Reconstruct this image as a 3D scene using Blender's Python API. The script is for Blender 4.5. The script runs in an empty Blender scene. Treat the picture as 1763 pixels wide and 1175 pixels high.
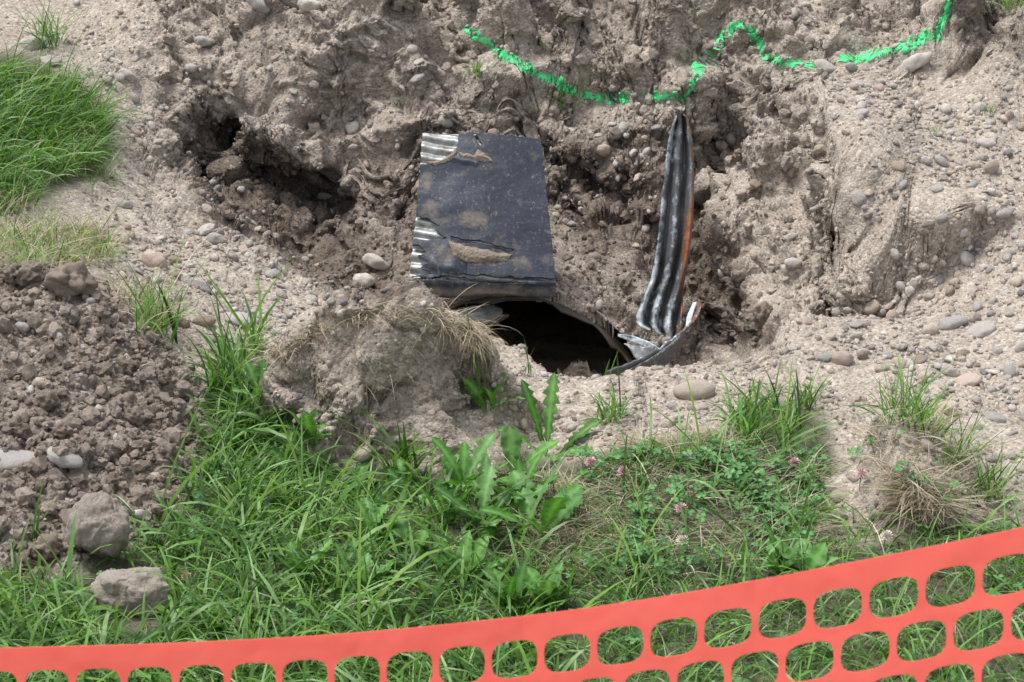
import bpy, bmesh, math, random
import numpy as np
from mathutils import Vector, Matrix

random.seed(7)
RNG = np.random.default_rng(11)
SC = bpy.context.scene
COL = SC.collection
R = math.radians

# ------------------------------------------------------------------ camera
CAMH, PITCH, FPX, CX, CY = 1.75, R(22.0), 3818.0, 881.5, 587.5
CAM = np.array([0.0, 0.0, CAMH])
FWD = np.array([0.0, math.cos(PITCH), -math.sin(PITCH)])
UPV = np.array([0.0, math.sin(PITCH), math.cos(PITCH)])
cam_data = bpy.data.cameras.new('camera')
cam_data.sensor_width = 22.3
cam_data.lens = 22.3 / 2 * FPX / CX
cam_data.clip_start = 0.05
cam_data.clip_end = 500
cam_data.dof.use_dof = True
cam_data.dof.focus_distance = 4.2
cam_data.dof.aperture_fstop = 12.0
cam_obj = bpy.data.objects.new('camera', cam_data)
COL.objects.link(cam_obj)
cam_obj.location = CAM
cam_obj.rotation_euler = (R(90) - PITCH, 0, 0)
SC.camera = cam_obj

# ------------------------------------------------------------------ light
SUN_EL, SUN_AZ = R(70), R(282)          # azimuth measured clockwise from +Y
world = bpy.data.worlds.new('World')
SC.world = world
world.use_nodes = True
wn = world.node_tree
wn.nodes.clear()
wo = wn.nodes.new('ShaderNodeOutputWorld')
wb = wn.nodes.new('ShaderNodeBackground')
ws = wn.nodes.new('ShaderNodeTexSky')
ws.sky_type = 'NISHITA'
ws.sun_disc = False
ws.sun_elevation = SUN_EL
ws.sun_rotation = SUN_AZ
ws.dust_density = 3.0
wh = wn.nodes.new('ShaderNodeHueSaturation')
wh.inputs['Saturation'].default_value = 0.33
wn.links.new(ws.outputs[0], wh.inputs['Color'])
wn.links.new(wh.outputs[0], wb.inputs[0])
wb.inputs[1].default_value = 0.13
wn.links.new(wb.outputs[0], wo.inputs[0])
sun = bpy.data.lights.new('sun', 'SUN')
sun.energy = 1.5
sun.angle = R(12)
sun.color = (1.0, 0.98, 0.95)
sun_o = bpy.data.objects.new('sun', sun)
COL.objects.link(sun_o)
sd = Vector((math.sin(SUN_AZ) * math.cos(SUN_EL), math.cos(SUN_AZ) * math.cos(SUN_EL), math.sin(SUN_EL)))
sun_o.rotation_euler = sd.to_track_quat('Z', 'Y').to_euler()
SC.view_settings.view_transform = 'Standard'
SC.view_settings.look = 'None'
SC.view_settings.exposure = 0.97
SC.view_settings.gamma = 1.0

# ------------------------------------------------------------------ geometry helpers
def rays(px, py):
    px = np.asarray(px, float); py = np.asarray(py, float)
    return FWD + ((px - CX) / FPX)[..., None] * np.array([1.0, 0, 0]) - ((py - CY) / FPX)[..., None] * UPV

def at_z(px, py, z):
    d = rays(px, py)
    t = (np.asarray(z, float) - CAMH) / d[..., 2]
    return CAM + d * t[..., None]

def at_y(px, py, y):
    d = rays(px, py)
    t = np.asarray(y, float) / d[..., 1]
    return CAM + d * t[..., None]

def at_depth(px, py, D):
    return CAM + rays(px, py) * np.asarray(D, float)[..., None]

def proj(P):
    v = P - CAM
    dep = v @ FWD
    dep = np.where(np.abs(dep) < 1e-4, 1e-4, dep)
    return CX + FPX * v[..., 0] / dep, CY - FPX * (v @ UPV) / dep, dep

_perm = np.random.default_rng(3).permutation(256).astype(np.int32)
_perm = np.concatenate([_perm, _perm, _perm])
_g = np.random.default_rng(5).normal(size=(256, 3)).astype(np.float32)
_g /= np.linalg.norm(_g, axis=1, keepdims=True)

def perlin(p):
    p = np.asarray(p, np.float32)
    i = np.floor(p).astype(np.int32)
    f = p - i
    i &= 255
    u = f * f * f * (f * (f * 6 - 15) + 10)
    out = 0
    for dx in (0, 1):
        wx = u[..., 0] if dx else 1 - u[..., 0]
        a = _perm[i[..., 0] + dx]
        for dy in (0, 1):
            wy = u[..., 1] if dy else 1 - u[..., 1]
            b = _perm[a + i[..., 1] + dy]
            for dz in (0, 1):
                wz = u[..., 2] if dz else 1 - u[..., 2]
                g = _g[_perm[b + i[..., 2] + dz]]
                dot = g[..., 0] * (f[..., 0] - dx) + g[..., 1] * (f[..., 1] - dy) + g[..., 2] * (f[..., 2] - dz)
                out = out + wx * wy * wz * dot
    return out * 1.6

def cells(p, chunk=200000):
    """3d cellular noise: distance to the border of the cell, and the cell's own random number"""
    shp = p.shape[:-1]; p = np.asarray(p, np.float32).reshape(-1, 3)
    edge = np.empty(len(p), np.float32); rnd = np.empty(len(p), np.float32)
    tab = np.random.default_rng(9).random((256, 4)).astype(np.float32)
    for s in range(0, len(p), chunk):
        q = p[s:s + chunk]; i = np.floor(q).astype(np.int32)
        f1 = np.full(len(q), 9, np.float32); f2 = f1.copy(); r = np.zeros(len(q), np.float32)
        for dx in (-1, 0, 1):
            for dy in (-1, 0, 1):
                for dz in (-1, 0, 1):
                    j = i + np.array([dx, dy, dz], np.int32)
                    h = _perm[_perm[_perm[j[:, 0] & 255] + (j[:, 1] & 255)] + (j[:, 2] & 255)]
                    t = tab[h]; dd = ((j + t[:, :3] - q) ** 2).sum(1)
                    closer = dd < f1
                    f2 = np.where(closer, f1, np.minimum(f2, dd)); r = np.where(closer, t[:, 3], r); f1 = np.where(closer, dd, f1)
        edge[s:s + chunk] = np.sqrt(f2) - np.sqrt(f1); rnd[s:s + chunk] = r
    return edge.reshape(shp), rnd.reshape(shp)

def sstep(a, b, x):
    t = np.clip((x - a) / (b - a), 0, 1)
    return t * t * (3 - 2 * t)

def seg_dist(x, y, pts, closed=False):
    pts = [tuple(p) for p in pts]
    if closed:
        pts = pts + pts[:1]
    d = np.full(x.shape, 1e9)
    for (x0, y0), (x1, y1) in zip(pts[:-1], pts[1:]):
        dx, dy = x1 - x0, y1 - y0
        t = np.clip(((x - x0) * dx + (y - y0) * dy) / max(dx * dx + dy * dy, 1e-12), 0, 1)
        d = np.minimum(d, np.hypot(x - x0 - t * dx, y - y0 - t * dy))
    return d

def in_poly(x, y, poly):
    c = np.zeros(x.shape, bool)
    n = len(poly)
    for i in range(n):
        x0, y0 = poly[i]; x1, y1 = poly[(i + 1) % n]
        if y0 == y1:
            continue
        c ^= ((y0 > y) != (y1 > y)) & (x < (x1 - x0) * (y - y0) / (y1 - y0) + x0)
    return c

def soft_poly(x, y, poly, w):
    d = seg_dist(x, y, poly, True)
    return sstep(-w, w, np.where(in_poly(x, y, poly), d, -d))

def np_mesh(name, V, F, mat, col=None, smooth=True, extra=None):
    """V (n,3); F list of (m,k) int arrays; col (n,3) point colours"""
    me = bpy.data.meshes.new(name)
    V = np.ascontiguousarray(V, np.float32)
    me.vertices.add(len(V)); me.vertices.foreach_set('co', V.ravel())
    if isinstance(F, np.ndarray):
        F = [F]
    loops = np.concatenate([f.ravel() for f in F]).astype(np.int32)
    tot = np.concatenate([np.full(len(f), f.shape[1]) for f in F]).astype(np.int32)
    st = np.concatenate([[0], np.cumsum(tot)[:-1]]).astype(np.int32)
    me.loops.add(len(loops)); me.loops.foreach_set('vertex_index', loops)
    me.polygons.add(len(tot)); me.polygons.foreach_set('loop_start', st)
    me.polygons.foreach_set('loop_total', tot)
    me.polygons.foreach_set('use_smooth', np.full(len(tot), smooth))
    me.update(calc_edges=True)
    if col is not None:
        a = me.attributes.new('Col', 'FLOAT_COLOR', 'POINT')
        c = np.ones((len(V), 4), np.float32); c[:, :3] = col
        a.data.foreach_set('color', c.ravel())
    for k, v in (extra or {}).items():
        a = me.attributes.new(k, 'FLOAT', 'POINT')
        a.data.foreach_set('value', np.ascontiguousarray(v, np.float32))
    if mat:
        me.materials.append(mat)
    return me

def link(name, me, parent=None, label=None, cat=None, group=None, kind=None):
    o = bpy.data.objects.new(name, me)
    COL.objects.link(o)
    if parent: o.parent = parent
    tag(o, label, cat, group, kind)
    return o

def tag(o, label=None, cat=None, group=None, kind=None):
    for k, v in (('label', label), ('category', cat), ('group', group), ('kind', kind)):
        if v: o[k] = v
    return o

# ------------------------------------------------------------------ material helpers
class NT:
    def __init__(s, name):
        s.m = bpy.data.materials.new(name); s.m.use_nodes = True
        s.t = s.m.node_tree; s.t.nodes.clear()
        s.out = s.n('ShaderNodeOutputMaterial')
    def n(s, typ, **kw):
        x = s.t.nodes.new(typ)
        for k, v in kw.items():
            if k in x.inputs: x.inputs[k].default_value = v
            else: setattr(x, k, v)
        return x
    def l(s, a, b): s.t.links.new(a, b)
    def noise(s, scale, detail=4, rough=.6, co=None):
        x = s.n('ShaderNodeTexNoise', Scale=scale, Detail=detail, Roughness=rough)
        if co is not None: s.l(co, x.inputs['Vector'])
        return x.outputs['Fac']
    def ramp(s, fac, *stops):
        x = s.n('ShaderNodeValToRGB'); e = x.color_ramp.elements
        while len(e) < len(stops): e.new(.5)
        for el, (p, c) in zip(e, stops):
            el.position = p
            el.color = (c if isinstance(c, tuple) else (c, c, c)) + (1,)
        s.l(fac, x.inputs['Fac']); return x.outputs['Color']
    def mix(s, fac, a, b, mode='MIX'):
        x = s.n('ShaderNodeMix', data_type='RGBA', blend_type=mode)
        for sock, v in ((x.inputs['Factor'], fac), (x.inputs['A'], a), (x.inputs['B'], b)):
            pass
        def put(sock, v):
            if isinstance(v, (int, float)): sock.default_value = v
            elif isinstance(v, tuple): sock.default_value = v + (1,)
            else: s.l(v, sock)
        put(x.inputs[0], fac); put(x.inputs[6], a); put(x.inputs[7], b)
        return x.outputs[2]
    def math(s, op, a, b=0.0):
        x = s.n('ShaderNodeMath', operation=op)
        for i, v in enumerate((a, b)):
            if isinstance(v, (int, float)): x.inputs[i].default_value = v
            else: s.l(v, x.inputs[i])
        return x.outputs[0]
    def attr(s, name, out='Fac'):
        return s.n('ShaderNodeAttribute', attribute_name=name).outputs[out]
    def objco(s): return s.n('ShaderNodeTexCoord').outputs['Object']
    def geo(s): return s.n('ShaderNodeNewGeometry').outputs['Position']
    def bsdf(s, color, rough=.9, bump=None, dist=.003, strength=1.0, metal=0.0, spec=.3, sss=None):
        b = s.n('ShaderNodeBsdfPrincipled')
        for sock, v in ((b.inputs['Base Color'], color), (b.inputs['Roughness'], rough), (b.inputs['Metallic'], metal)):
            if isinstance(v, (int, float)): sock.default_value = v
            elif isinstance(v, tuple): sock.default_value = v + (1,)
            else: s.l(v, sock)
        b.inputs['Specular IOR Level'].default_value = spec
        if bump is not None:
            x = s.n('ShaderNodeBump', Strength=strength, Distance=dist)
            s.l(bump, x.inputs['Height']); s.l(x.outputs[0], b.inputs['Normal'])
        s.l(b.outputs[0], s.out.inputs['Surface'])
        return b

def soil_material():
    s = NT('soil'); co = s.geo()
    big = s.noise(3.0, 4, .6, co); mid = s.noise(22, 5, .65, co); fine = s.noise(140, 4, .7, co)
    dry = s.ramp(mid, (.25, (.24, .200, .164)), (.5, (.345, .298, .252)), (.75, (.45, .40, .35)))
    dry = s.mix(s.ramp(big, (.35, 0.0), (.7, .45)), dry, (.385, .338, .29))
    moist_shade = s.ramp(mid, (.25, (.092, .074, .060)), (.55, (.172, .142, .118)), (.8, (.26, .22, .188)))
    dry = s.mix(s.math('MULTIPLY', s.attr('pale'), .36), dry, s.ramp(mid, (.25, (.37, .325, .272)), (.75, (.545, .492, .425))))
    m = s.math('ADD', s.attr('moist_shade'), s.math('MULTIPLY', s.math('SUBTRACT', s.noise(9, 5, .7, co), .5), .9))
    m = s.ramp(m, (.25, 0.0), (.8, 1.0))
    c = s.mix(m, dry, moist_shade)
    # little embedded grit of different colours
    vo = s.n('ShaderNodeTexVoronoi', Scale=170.0); s.l(co, vo.inputs['Vector'])
    sep = s.n('ShaderNodeSeparateColor'); s.l(vo.outputs['Color'], sep.inputs[0])
    grit = s.ramp(sep.outputs[0], (0.0, (.62, .6, .58)), (.5, (1, 1, 1)), (.8, (1.05, 1.03, 1.0)), (1.0, (1.42, 1.4, 1.4)))
    c = s.mix(1.0, c, grit, 'MULTIPLY')
    c = s.mix(s.math('MULTIPLY', s.attr('turf'), .8), c, (.065, .07, .038))
    h = s.math('ADD', s.math('MULTIPLY', fine, .7), s.math('MULTIPLY', s.math('SUBTRACT', .5, vo.outputs['Distance']), .5))
    h = s.math('ADD', h, s.math('MULTIPLY', s.noise(420, 3, .7, co), .35))
    s.bsdf(c, .95, h, .006, .9, spec=.15)
    return s.m

def attr_soil(name, moist_shade=.0):
    s = NT(name); co = s.geo()
    c = s.mix(1.0, s.attr('Col', 'Color'), s.ramp(s.noise(60, 5, .7, co), (.25, .62), (.75, 1.3)), 'MULTIPLY')
    s.bsdf(c, .93, s.noise(260, 4, .75, co), .004, .9, spec=.15)
    return s.m

def stone_material(name, c0, c1, dusty=.5):
    s = NT(name); co = s.objco()
    oi = s.n('ShaderNodeObjectInfo')
    base = s.mix(s.noise(2.3, 5, .65, co), c0, c1)
    base = s.mix(1.0, base, s.ramp(oi.outputs['Random'], (0, (.82, .82, .84)), (1, (1.15, 1.12, 1.08))), 'MULTIPLY')
    sp = s.ramp(s.noise(26, 3, .8, co), (.35, .8), (.65, 1.12))
    base = s.mix(1.0, base, sp, 'MULTIPLY')
    g = s.n('ShaderNodeNewGeometry')
    dust = s.ramp(s.noise(5, 5, .7, co), (.4, 0.0), (.75, dusty))
    base = s.mix(dust, base, (.40, .35, .305))
    s.bsdf(base, .85, s.math('ADD', s.noise(7, 6, .7, co), s.math('MULTIPLY', s.noise(30, 5, .75, co), .5)), .012 if 'dusty' in name else .004, 1.0, spec=.2)
    return s.m

def leaf_material(name, rough=.5, trans=.35, spec=.35):
    s = NT(name)
    c = s.attr('Col', 'Color')
    c = s.mix(1.0, c, s.ramp(s.noise(70, 3, .6, s.geo()), (.3, .8), (.7, 1.15)), 'MULTIPLY')
    b = s.bsdf(c, rough, spec=spec)
    t = s.n('ShaderNodeBsdfTranslucent')
    s.l(s.mix(1.0, c, (1.15, 1.25, .6), 'MULTIPLY'), t.inputs['Color'])
    mx = s.n('ShaderNodeMixShader'); mx.inputs[0].default_value = trans
    s.l(b.outputs[0], mx.inputs[1]); s.l(t.outputs[0], mx.inputs[2])
    s.l(mx.outputs[0], s.out.inputs['Surface'])
    return s.m

M_SOIL = soil_material()
M_GRIT = attr_soil('grit')
M_GRASS = leaf_material('grass_blade', .42, .32, .35)
M_DRY = leaf_material('dry_straw', .8, .25, .15)
M_LEAF = leaf_material('broad_leaf', .5, .3)

# ------------------------------------------------------------------ terrain layout
# visible surface points: photo position and height above the lawn
CP = [
 # lawn and foreground
 (-100,1300,0),(400,1300,0),(900,1300,0),(1400,1300,0),(1900,1300,0),
 (0,1100,0),(450,1100,0),(900,1100,0),(1350,1100,0),(1763,1100,0),
 (0,1000,0),(450,950,0),(900,950,.01),(1350,920,.03),(1763,960,0),(600,880,0),
 (1050,860,.05),(1200,820,.07),(1350,800,.06),(1180,770,.08),(1300,760,.07),(960,820,.04),
 # spoil heap, left
 (150,930,.01),(40,960,.02),(60,850,.06),(180,800,.06),(320,830,.015),(100,720,.11),(250,700,.09),
 (0,640,.15),(120,600,.16),(250,610,.09),(340,660,.03),(340,740,.02),(0,530,.19),(60,500,.2),(130,475,.225),(190,520,.16),
 (220,560,.12),
 # ground behind the heap, grass bank left
 (80,430,.13),(170,440,.10),(80,380,.13),(100,310,.13),(40,200,.18),(120,200,.15),(60,90,.24),(0,0,.3),(-150,250,.2),(-150,450,.2),(-150,0,.35),
 (200,300,.08),(250,450,.02),(350,500,.0),(450,560,-.02),(550,570,-.03),(330,600,0),(200,150,.15),(150,50,.25),(220,400,.05),
 # left rim of the pit
 (265,240,.07),(300,340,.02),(340,400,-.01),(450,432,-.03),(530,490,-.05),(620,530,-.07),
 # pit, left and behind
 (350,300,-.1),(400,390,-.18),(420,330,-.15),(500,440,-.22),(520,380,-.17),(600,490,-.24),(600,420,-.2),(660,460,-.2),(650,400,-.15),(650,300,-.05),
 (420,230,.04),(500,250,.02),(600,200,.05),(500,150,.14),(400,150,.13),(330,160,.12),(450,60,.25),(330,50,.25),(230,60,.25),(600,60,.27),(600,0,.34),(450,0,.33),(250,0,.32),
 # behind the leaning sheet and the centre bank
 (690,350,-.09),(700,250,.0),(830,225,.03),(830,150,.12),(760,120,.17),(830,60,.23),(720,60,.27),(720,0,.35),(920,110,.17),(1000,180,.09),(920,180,.09),
 (900,40,.26),(1000,100,.2),(1100,120,.19),(1150,70,.26),(1000,0,.37),(1150,0,.38),(850,0,.36),
 # right of the sheet
 (1000,250,.0),(1000,330,-.10),(1050,340,-.09),(1000,430,-.12),(1050,480,-.14),(1100,300,-.03),(1100,420,-.12),(1110,200,.06),(1180,250,.02),
 (1190,420,-.19),(1230,480,-.25),(1220,540,-.29),(1190,590,-.25),(1260,590,-.2),(1150,560,-.22),(1290,560,-.14),
 # right wall and shelf
 (1250,380,-.06),(1260,300,.03),(1300,240,.09),(1320,440,-.06),(1340,330,.05),(1380,280,.1),(1390,420,.0),(1330,200,.12),(1240,190,.09),
 (1210,120,.16),(1260,50,.27),(1300,110,.2),(1400,140,.16),(1410,210,.155),(1430,300,.14),(1455,330,.15),(1500,330,.16),(1455,400,.07),(1440,475,-.02),(1500,480,-.01),(1560,400,.10),(1400,530,-.03),(1340,580,-.03),
 (1500,520,.0),(1550,250,.155),(1600,340,.15),(1700,420,.11),(1600,470,.04),(1700,560,.04),(1763,300,.15),(1850,400,.14),(1850,200,.2),
 (1500,95,.2),(1600,110,.19),(1400,60,.25),(1450,20,.32),(1550,40,.28),(1600,0,.35),(1640,70,.24),(1660,20,.38),(1720,90,.24),(1763,20,.42),(1763,150,.19),(1700,170,.18),(1350,0,.36),(1250,0,.36),
 # front rim and strip of bare ground
 (830,670,.0),(880,655,.0),(1000,655,0),(1100,655,0),(1200,640,0),(1300,618,.0),(1400,590,.01),(1500,570,.02),
 (1200,700,.01),(1400,660,.01),(1600,640,.02),(1763,650,.03),(1000,720,.03),(900,730,.03),(850,760,.03),(1120,740,.04),
 (1430,720,.03),(1520,735,.12),(1590,755,.11),(1570,850,.06),(1490,790,.08),(1450,880,.01),(1440,800,.02),(1700,760,.01),(1700,860,0),(1763,800,.01),(1900,700,.03),
 # gravel spilling into the opening on its near left side
 (830,585,-.12),(880,600,-.08),(915,622,-.05),
 # raised sod hump in front of the pit
 (470,610,.14),(550,560,.225),(640,538,.248),(740,535,.248),(800,562,.215),(640,600,.195),(740,600,.195),(640,650,.152),(740,650,.152),(560,650,.155),(640,720,.09),(740,720,.085),(560,720,.085),
 (700,775,.02),(600,795,.01),(460,670,.05),(500,740,.02),(800,650,.07),(790,720,.03),(835,700,.01),
]
cp = np.array(CP, float)
cpw = at_z(cp[:, 0], cp[:, 1], cp[:, 2])
MY, MCX, MA, MB_, MZ = 4.92, -.012, .35, .34, -.450     # culvert mouth: plane, centre, half axes, centre height
extra = []
for x in np.linspace(-2.6, 2.6, 9):
    extra += [(x, 6.45, .62 + .05 * math.sin(3 * x)), (x, 7.4, .74), (x * .6, 1.2, 0.0)]
for x in np.linspace(-.32, .35, 7):
    extra.append((x, MY + .03, MZ + MB_ * math.sqrt(max(0, 1 - ((x - MCX) / MA) ** 2)) + .02))
for x, y, z in [(-.45, 4.35, -.02), (-.3, 4.42, -.02), (-.15, 4.42, -.03), (-.4, 4.7, -.06), (-.2, 4.65, -.1), (.42, 4.7, -.23), (.5, 4.75, -.2), (.38, 4.55, -.15)]:
    extra.append((x, y, z))
for x in (-.40, -.30, -.20, -.10):
    extra += [(x, 3.95, .155), (x, 4.08, .06), (x, 4.22, -.01)]
cpw = np.vstack([cpw, np.array(extra)])

def rbf_fit(P, v, c=.05, lam=2e-3):
    n = len(P)
    d = np.sqrt(((P[:, None] - P[None]) ** 2).sum(-1) + c * c)
    A = np.zeros((n + 3, n + 3))
    A[:n, :n] = -d + lam * -np.eye(n) * 0 + np.eye(n) * lam
    A[:n, n] = 1; A[:n, n + 1:] = P; A[n, :n] = 1; A[n + 1:, :n] = P.T
    return np.linalg.solve(A, np.concatenate([v, np.zeros(3)]))

_w = rbf_fit(cpw[:, :2], cpw[:, 2])
def base_z(x, y):
    shp = x.shape; x = x.ravel().astype(np.float32); y = y.ravel().astype(np.float32)
    y = np.clip(y, 1.2, 7.4); lim = .31 * np.maximum(y, 2.7) + .1; x = np.clip(x, -lim, lim)
    out = np.empty(len(x), np.float32); n = len(cpw); c32 = cpw.astype(np.float32); w = _w.astype(np.float32)
    for a in range(0, len(x), 60000):
        xs, ys = x[a:a + 60000, None], y[a:a + 60000, None]
        d = np.sqrt((xs - c32[:, 0]) ** 2 + (ys - c32[:, 1]) ** 2 + .0025)
        out[a:a + 60000] = -d @ w[:n] + w[n] + w[n + 1] * xs[:, 0] + w[n + 2] * ys[:, 0]
    return out.reshape(shp)

LEDGES = [
 ([(455,615,.12),(480,590,.17),(550,552,.245),(640,533,.275),(740,527,.275),(800,543,.25),(834,580,.2)], .10, .022, .14),  # photo x, y, z along the edge; ground left of the line's direction is raised
 ([(1580,450,.05),(1515,472,.02),(1452,468,.02),(1440,420,.06),(1432,340,.1),(1425,260,.13),(1395,205,.15),(1330,185,.13)][::-1], .16, .018, .20),
 ([(1180,160,.14),(1165,112,.2),(1110,78,.24),(1060,48,.27),(985,30,.29),(900,52,.25),(860,20,.3)], .13, .03, .3),
 ([(1170,170,.12),(1120,135,.17),(1020,108,.18),(940,78,.21)], .06, .02, .12),
 ([(1763,140,.19),(1690,128,.19),(1645,90,.22),(1625,20,.33),(1620,-20,.36)], .15, .03, .4),
 ([(600,392,-.16),(540,345,-.11),(450,270,-.03),(390,222,.03),(335,192,.09),(318,160,.12)], .10, .03, .25),
 ([(1500,78,.21),(1440,72,.23),(1405,30,.3)], .09, .02, .2),
 ([(265,240,.07),(300,340,.02),(340,400,-.01),(450,432,-.03),(530,490,-.05),(620,530,-.07)], .045, .012, .10),
 ([(780,30,.3),(700,25,.31),(640,-10,.36)], .10, .025, .2),
 ([(1335,605,-.03),(1310,540,-.08),(1255,470,-.1),(1235,390,-.06),(1230,310,.0)][::-1], .08, .025, .2),
 ([(1550,870,.03),(1492,830,.06),(1468,775,.09),(1490,735,.11)][::-1], .08, .014, .12),
 ([(350,800,.02),(260,765,.05),(150,772,.06),(100,810,.05)], .035, .012, .1),
 ([(230,570,.11),(190,545,.14),(60,600,.14),(-20,600,.15)], .05, .012, .12),
]
def ledges(x, y):
    out = np.zeros(x.shape)
    for line, h, w, reach in LEDGES:
        L = [tuple(at_z(*p)[:2]) for p in line]
        box = (x > min(p[0] for p in L) - .6) & (x < max(p[0] for p in L) + .6) & (y > min(p[1] for p in L) - .7) & (y < max(p[1] for p in L) + .7)
        xs, ys = x[box], y[box]
        jt = np.stack([xs, ys, 0 * xs], -1)
        xs = xs + .05 * perlin(jt * 7 + 3) + .018 * perlin(jt * 22 + 9); ys = ys + .05 * perlin(jt * 7 + 33) + .018 * perlin(jt * 22 + 39)
        best = np.full(xs.shape, 9.0); sgn = np.zeros(xs.shape); tl_ = np.zeros(xs.shape); n = len(L) - 1
        for k, ((x0, y0), (x1, y1)) in enumerate(zip(L[:-1], L[1:])):
            dx, dy = x1 - x0, y1 - y0
            t = np.clip(((xs - x0) * dx + (ys - y0) * dy) / (dx * dx + dy * dy), 0, 1)
            dd = np.hypot(xs - x0 - t * dx, ys - y0 - t * dy); c = dd < best
            best = np.where(c, dd, best); sgn = np.where(c, np.sign(dx * (ys - y0) - dy * (xs - x0)), sgn); tl_ = np.where(c, k + t, tl_)
        sdv = best * sgn
        fade = np.exp(-(best / reach) ** 2)
        out[box] += h * (sstep(-w, w, sdv) - .5) * fade
    return out

NU, = (900,)
u_in = np.linspace(-1, 1, NU)
grow = 1 + np.cumsum(.03 * 1.28 ** np.arange(26))
u_all = np.concatenate([-grow[::-1], u_in, grow])
y_in = 2.6 * (6.6 / 2.6) ** np.linspace(0, 1, 960)
y_lo = 2.6 - np.cumsum(.03 * 1.35 ** np.arange(20))[::-1]
y_hi = 6.6 + np.cumsum(.03 * 1.3 ** np.arange(26))
y_all = np.concatenate([y_lo, y_in, y_hi])
YY, UU = np.meshgrid(y_all, u_all, indexing='ij')
half = .30 * np.clip(YY, 2.6, 8.0) + .03
XX = UU * half
ZZ = base_z(XX, YY) + ledges(XX, YY)
NY, NX = XX.shape
P = np.stack([XX, YY, ZZ], -1).astype(np.float64)

def grid_normals(P):
    a = np.gradient(P, axis=1); b = np.gradient(P, axis=0)
    n = np.cross(a, b)
    L = np.linalg.norm(n, axis=-1, keepdims=True)
    return n / np.maximum(L, 1e-12), L[..., 0]

# hollows and undercuts:  (px, py, z, radius x, y, z, push back, push down, roll)
CARVE = [
 (1040,325,-.07,.13,.16,.05,.2,.04,.25),(985,370,-.11,.06,.12,.05,.12,.04,.1),(1090,315,-.05,.06,.1,.03,.1,.03,.4),
 (700,395,-.15,.04,.1,.06,.1,.03,.2),(1205,420,-.14,.045,.12,.09,.14,.02,.1),(1235,520,-.2,.05,.1,.05,.1,.03,-.3),
 (1437,420,.05,.014,.08,.10,.10,.02,.05),(1500,487,.03,.06,.1,.022,.12,.03,.2),(1445,480,.02,.035,.08,.02,.1,.03,.1),
 (1000,35,.32,.16,.1,.03,.13,.03,-.25),(1120,85,.22,.11,.1,.028,.12,.03,-.45),(1010,105,.18,.10,.1,.022,.1,.02,-.3),(905,60,.24,.06,.08,.02,.09,.02,-.5),
 (1460,50,.26,.08,.12,.045,.17,.03,.15),(1430,60,.25,.04,.1,.04,.12,.03,-.1),(700,15,.33,.10,.1,.035,.13,.02,.1),(540,210,.05,.06,.08,.018,.08,.02,-.3),
 (880,215,.04,.10,.08,.016,.09,.02,-.15),(770,205,.05,.08,.08,.016,.08,.02,.1),(1650,110,.23,.05,.1,.05,.1,.02,.1),(1740,80,.26,.06,.1,.05,.12,.03,-.1),(1680,60,.28,.02,.1,.04,.08,.02,.2),
 (30,610,.13,.07,.1,.018,.1,.03,.0),(180,560,.15,.03,.08,.03,.07,.02,.3),(170,790,.06,.07,.07,.02,.06,.03,.1),
 (1300,180,.13,.05,.08,.02,.08,.02,-.6),(1360,185,.13,.03,.06,.016,.06,.03,.3),(1290,75,.23,.012,.05,.05,.08,.02,-.5),(1480,790,.06,.03,.05,.03,.04,.02,0),(240,130,.2,.02,.06,.05,.05,.02,-.5),
]
def undercut(line, back, down):
    """line: photo x, photo y, z, half height; one long hollow eaten into the bank along it"""
    L = np.array([np.append(at_z(a, b, c), r) for a, b, c, r in line])
    box = (P[..., 0] > L[:, 0].min() - .3) & (P[..., 0] < L[:, 0].max() + .3) & (P[..., 1] > L[:, 1].min() - .4) & (P[..., 1] < L[:, 1].max() + .4)
    pb = P[box]; jt = np.stack([perlin(pb * 9), perlin(pb * 9 + 40), perlin(pb * 9 + 80)], -1) * .05 + np.stack([perlin(pb * 24), perlin(pb * 24 + 40), perlin(pb * 24 + 80)], -1) * .022
    q = pb + jt; best = np.full(len(q), 9.0); sc_ = np.array([1, .35, 1])
    for a, b in zip(L[:-1], L[1:]):
        ab = (b[:3] - a[:3]) * sc_; qa = (q - a[:3]) * sc_
        t = np.clip((qa @ ab) / (ab @ ab), 0, 1)
        best = np.minimum(best, np.linalg.norm(qa - t[:, None] * ab, axis=1) / (a[3] + (b[3] - a[3]) * t))
    f = 1 - sstep(.35, 1.0, best)
    P[box] = pb + f[:, None] * np.array([0, back * .75, -down])
undercut([(338,200,.09,.03),(385,228,.03,.05),(450,285,-.04,.07),(515,345,-.11,.09),(570,375,-.15,.06)], .32, .09)
undercut([(480,435,-.22,.02),(540,465,-.24,.02)], .06, .04)
undercut([(1432,260,.12,.02),(1437,340,.09,.03),(1440,440,.04,.045),(1450,485,.01,.03),(1515,492,.03,.02)], .12, .03)
undercut([(900,50,.25,.02),(985,28,.31,.03),(1060,45,.29,.03),(1110,75,.24,.02)], .12, .03)
undercut([(940,75,.21,.012),(1010,105,.18,.02),(1080,125,.16,.012)], .1, .03)
undercut([(1195,330,-.05,.03),(1210,430,-.14,.06),(1245,530,-.2,.045),(1290,590,-.2,.03)], .12, .03)
undercut([(690,300,-.06,.02),(700,390,-.15,.04),(690,450,-.2,.03)], .1, .03)
undercut([(700,205,.06,.012),(770,212,.05,.016),(880,222,.03,.014),(940,235,.02,.016)], .09, .02)
undercut([(480,665,.12,.012),(560,690,.10,.016),(650,705,.08,.014),(730,715,.07,.010)], .05, .01)
undercut([(828,590,.18,.02),(822,640,.12,.025),(800,690,.07,.02)], .07, .01)
undercut([(1620,20,.34,.03),(1640,80,.24,.04),(1690,130,.19,.025),(1763,140,.19,.03)], .12, .03)
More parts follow.
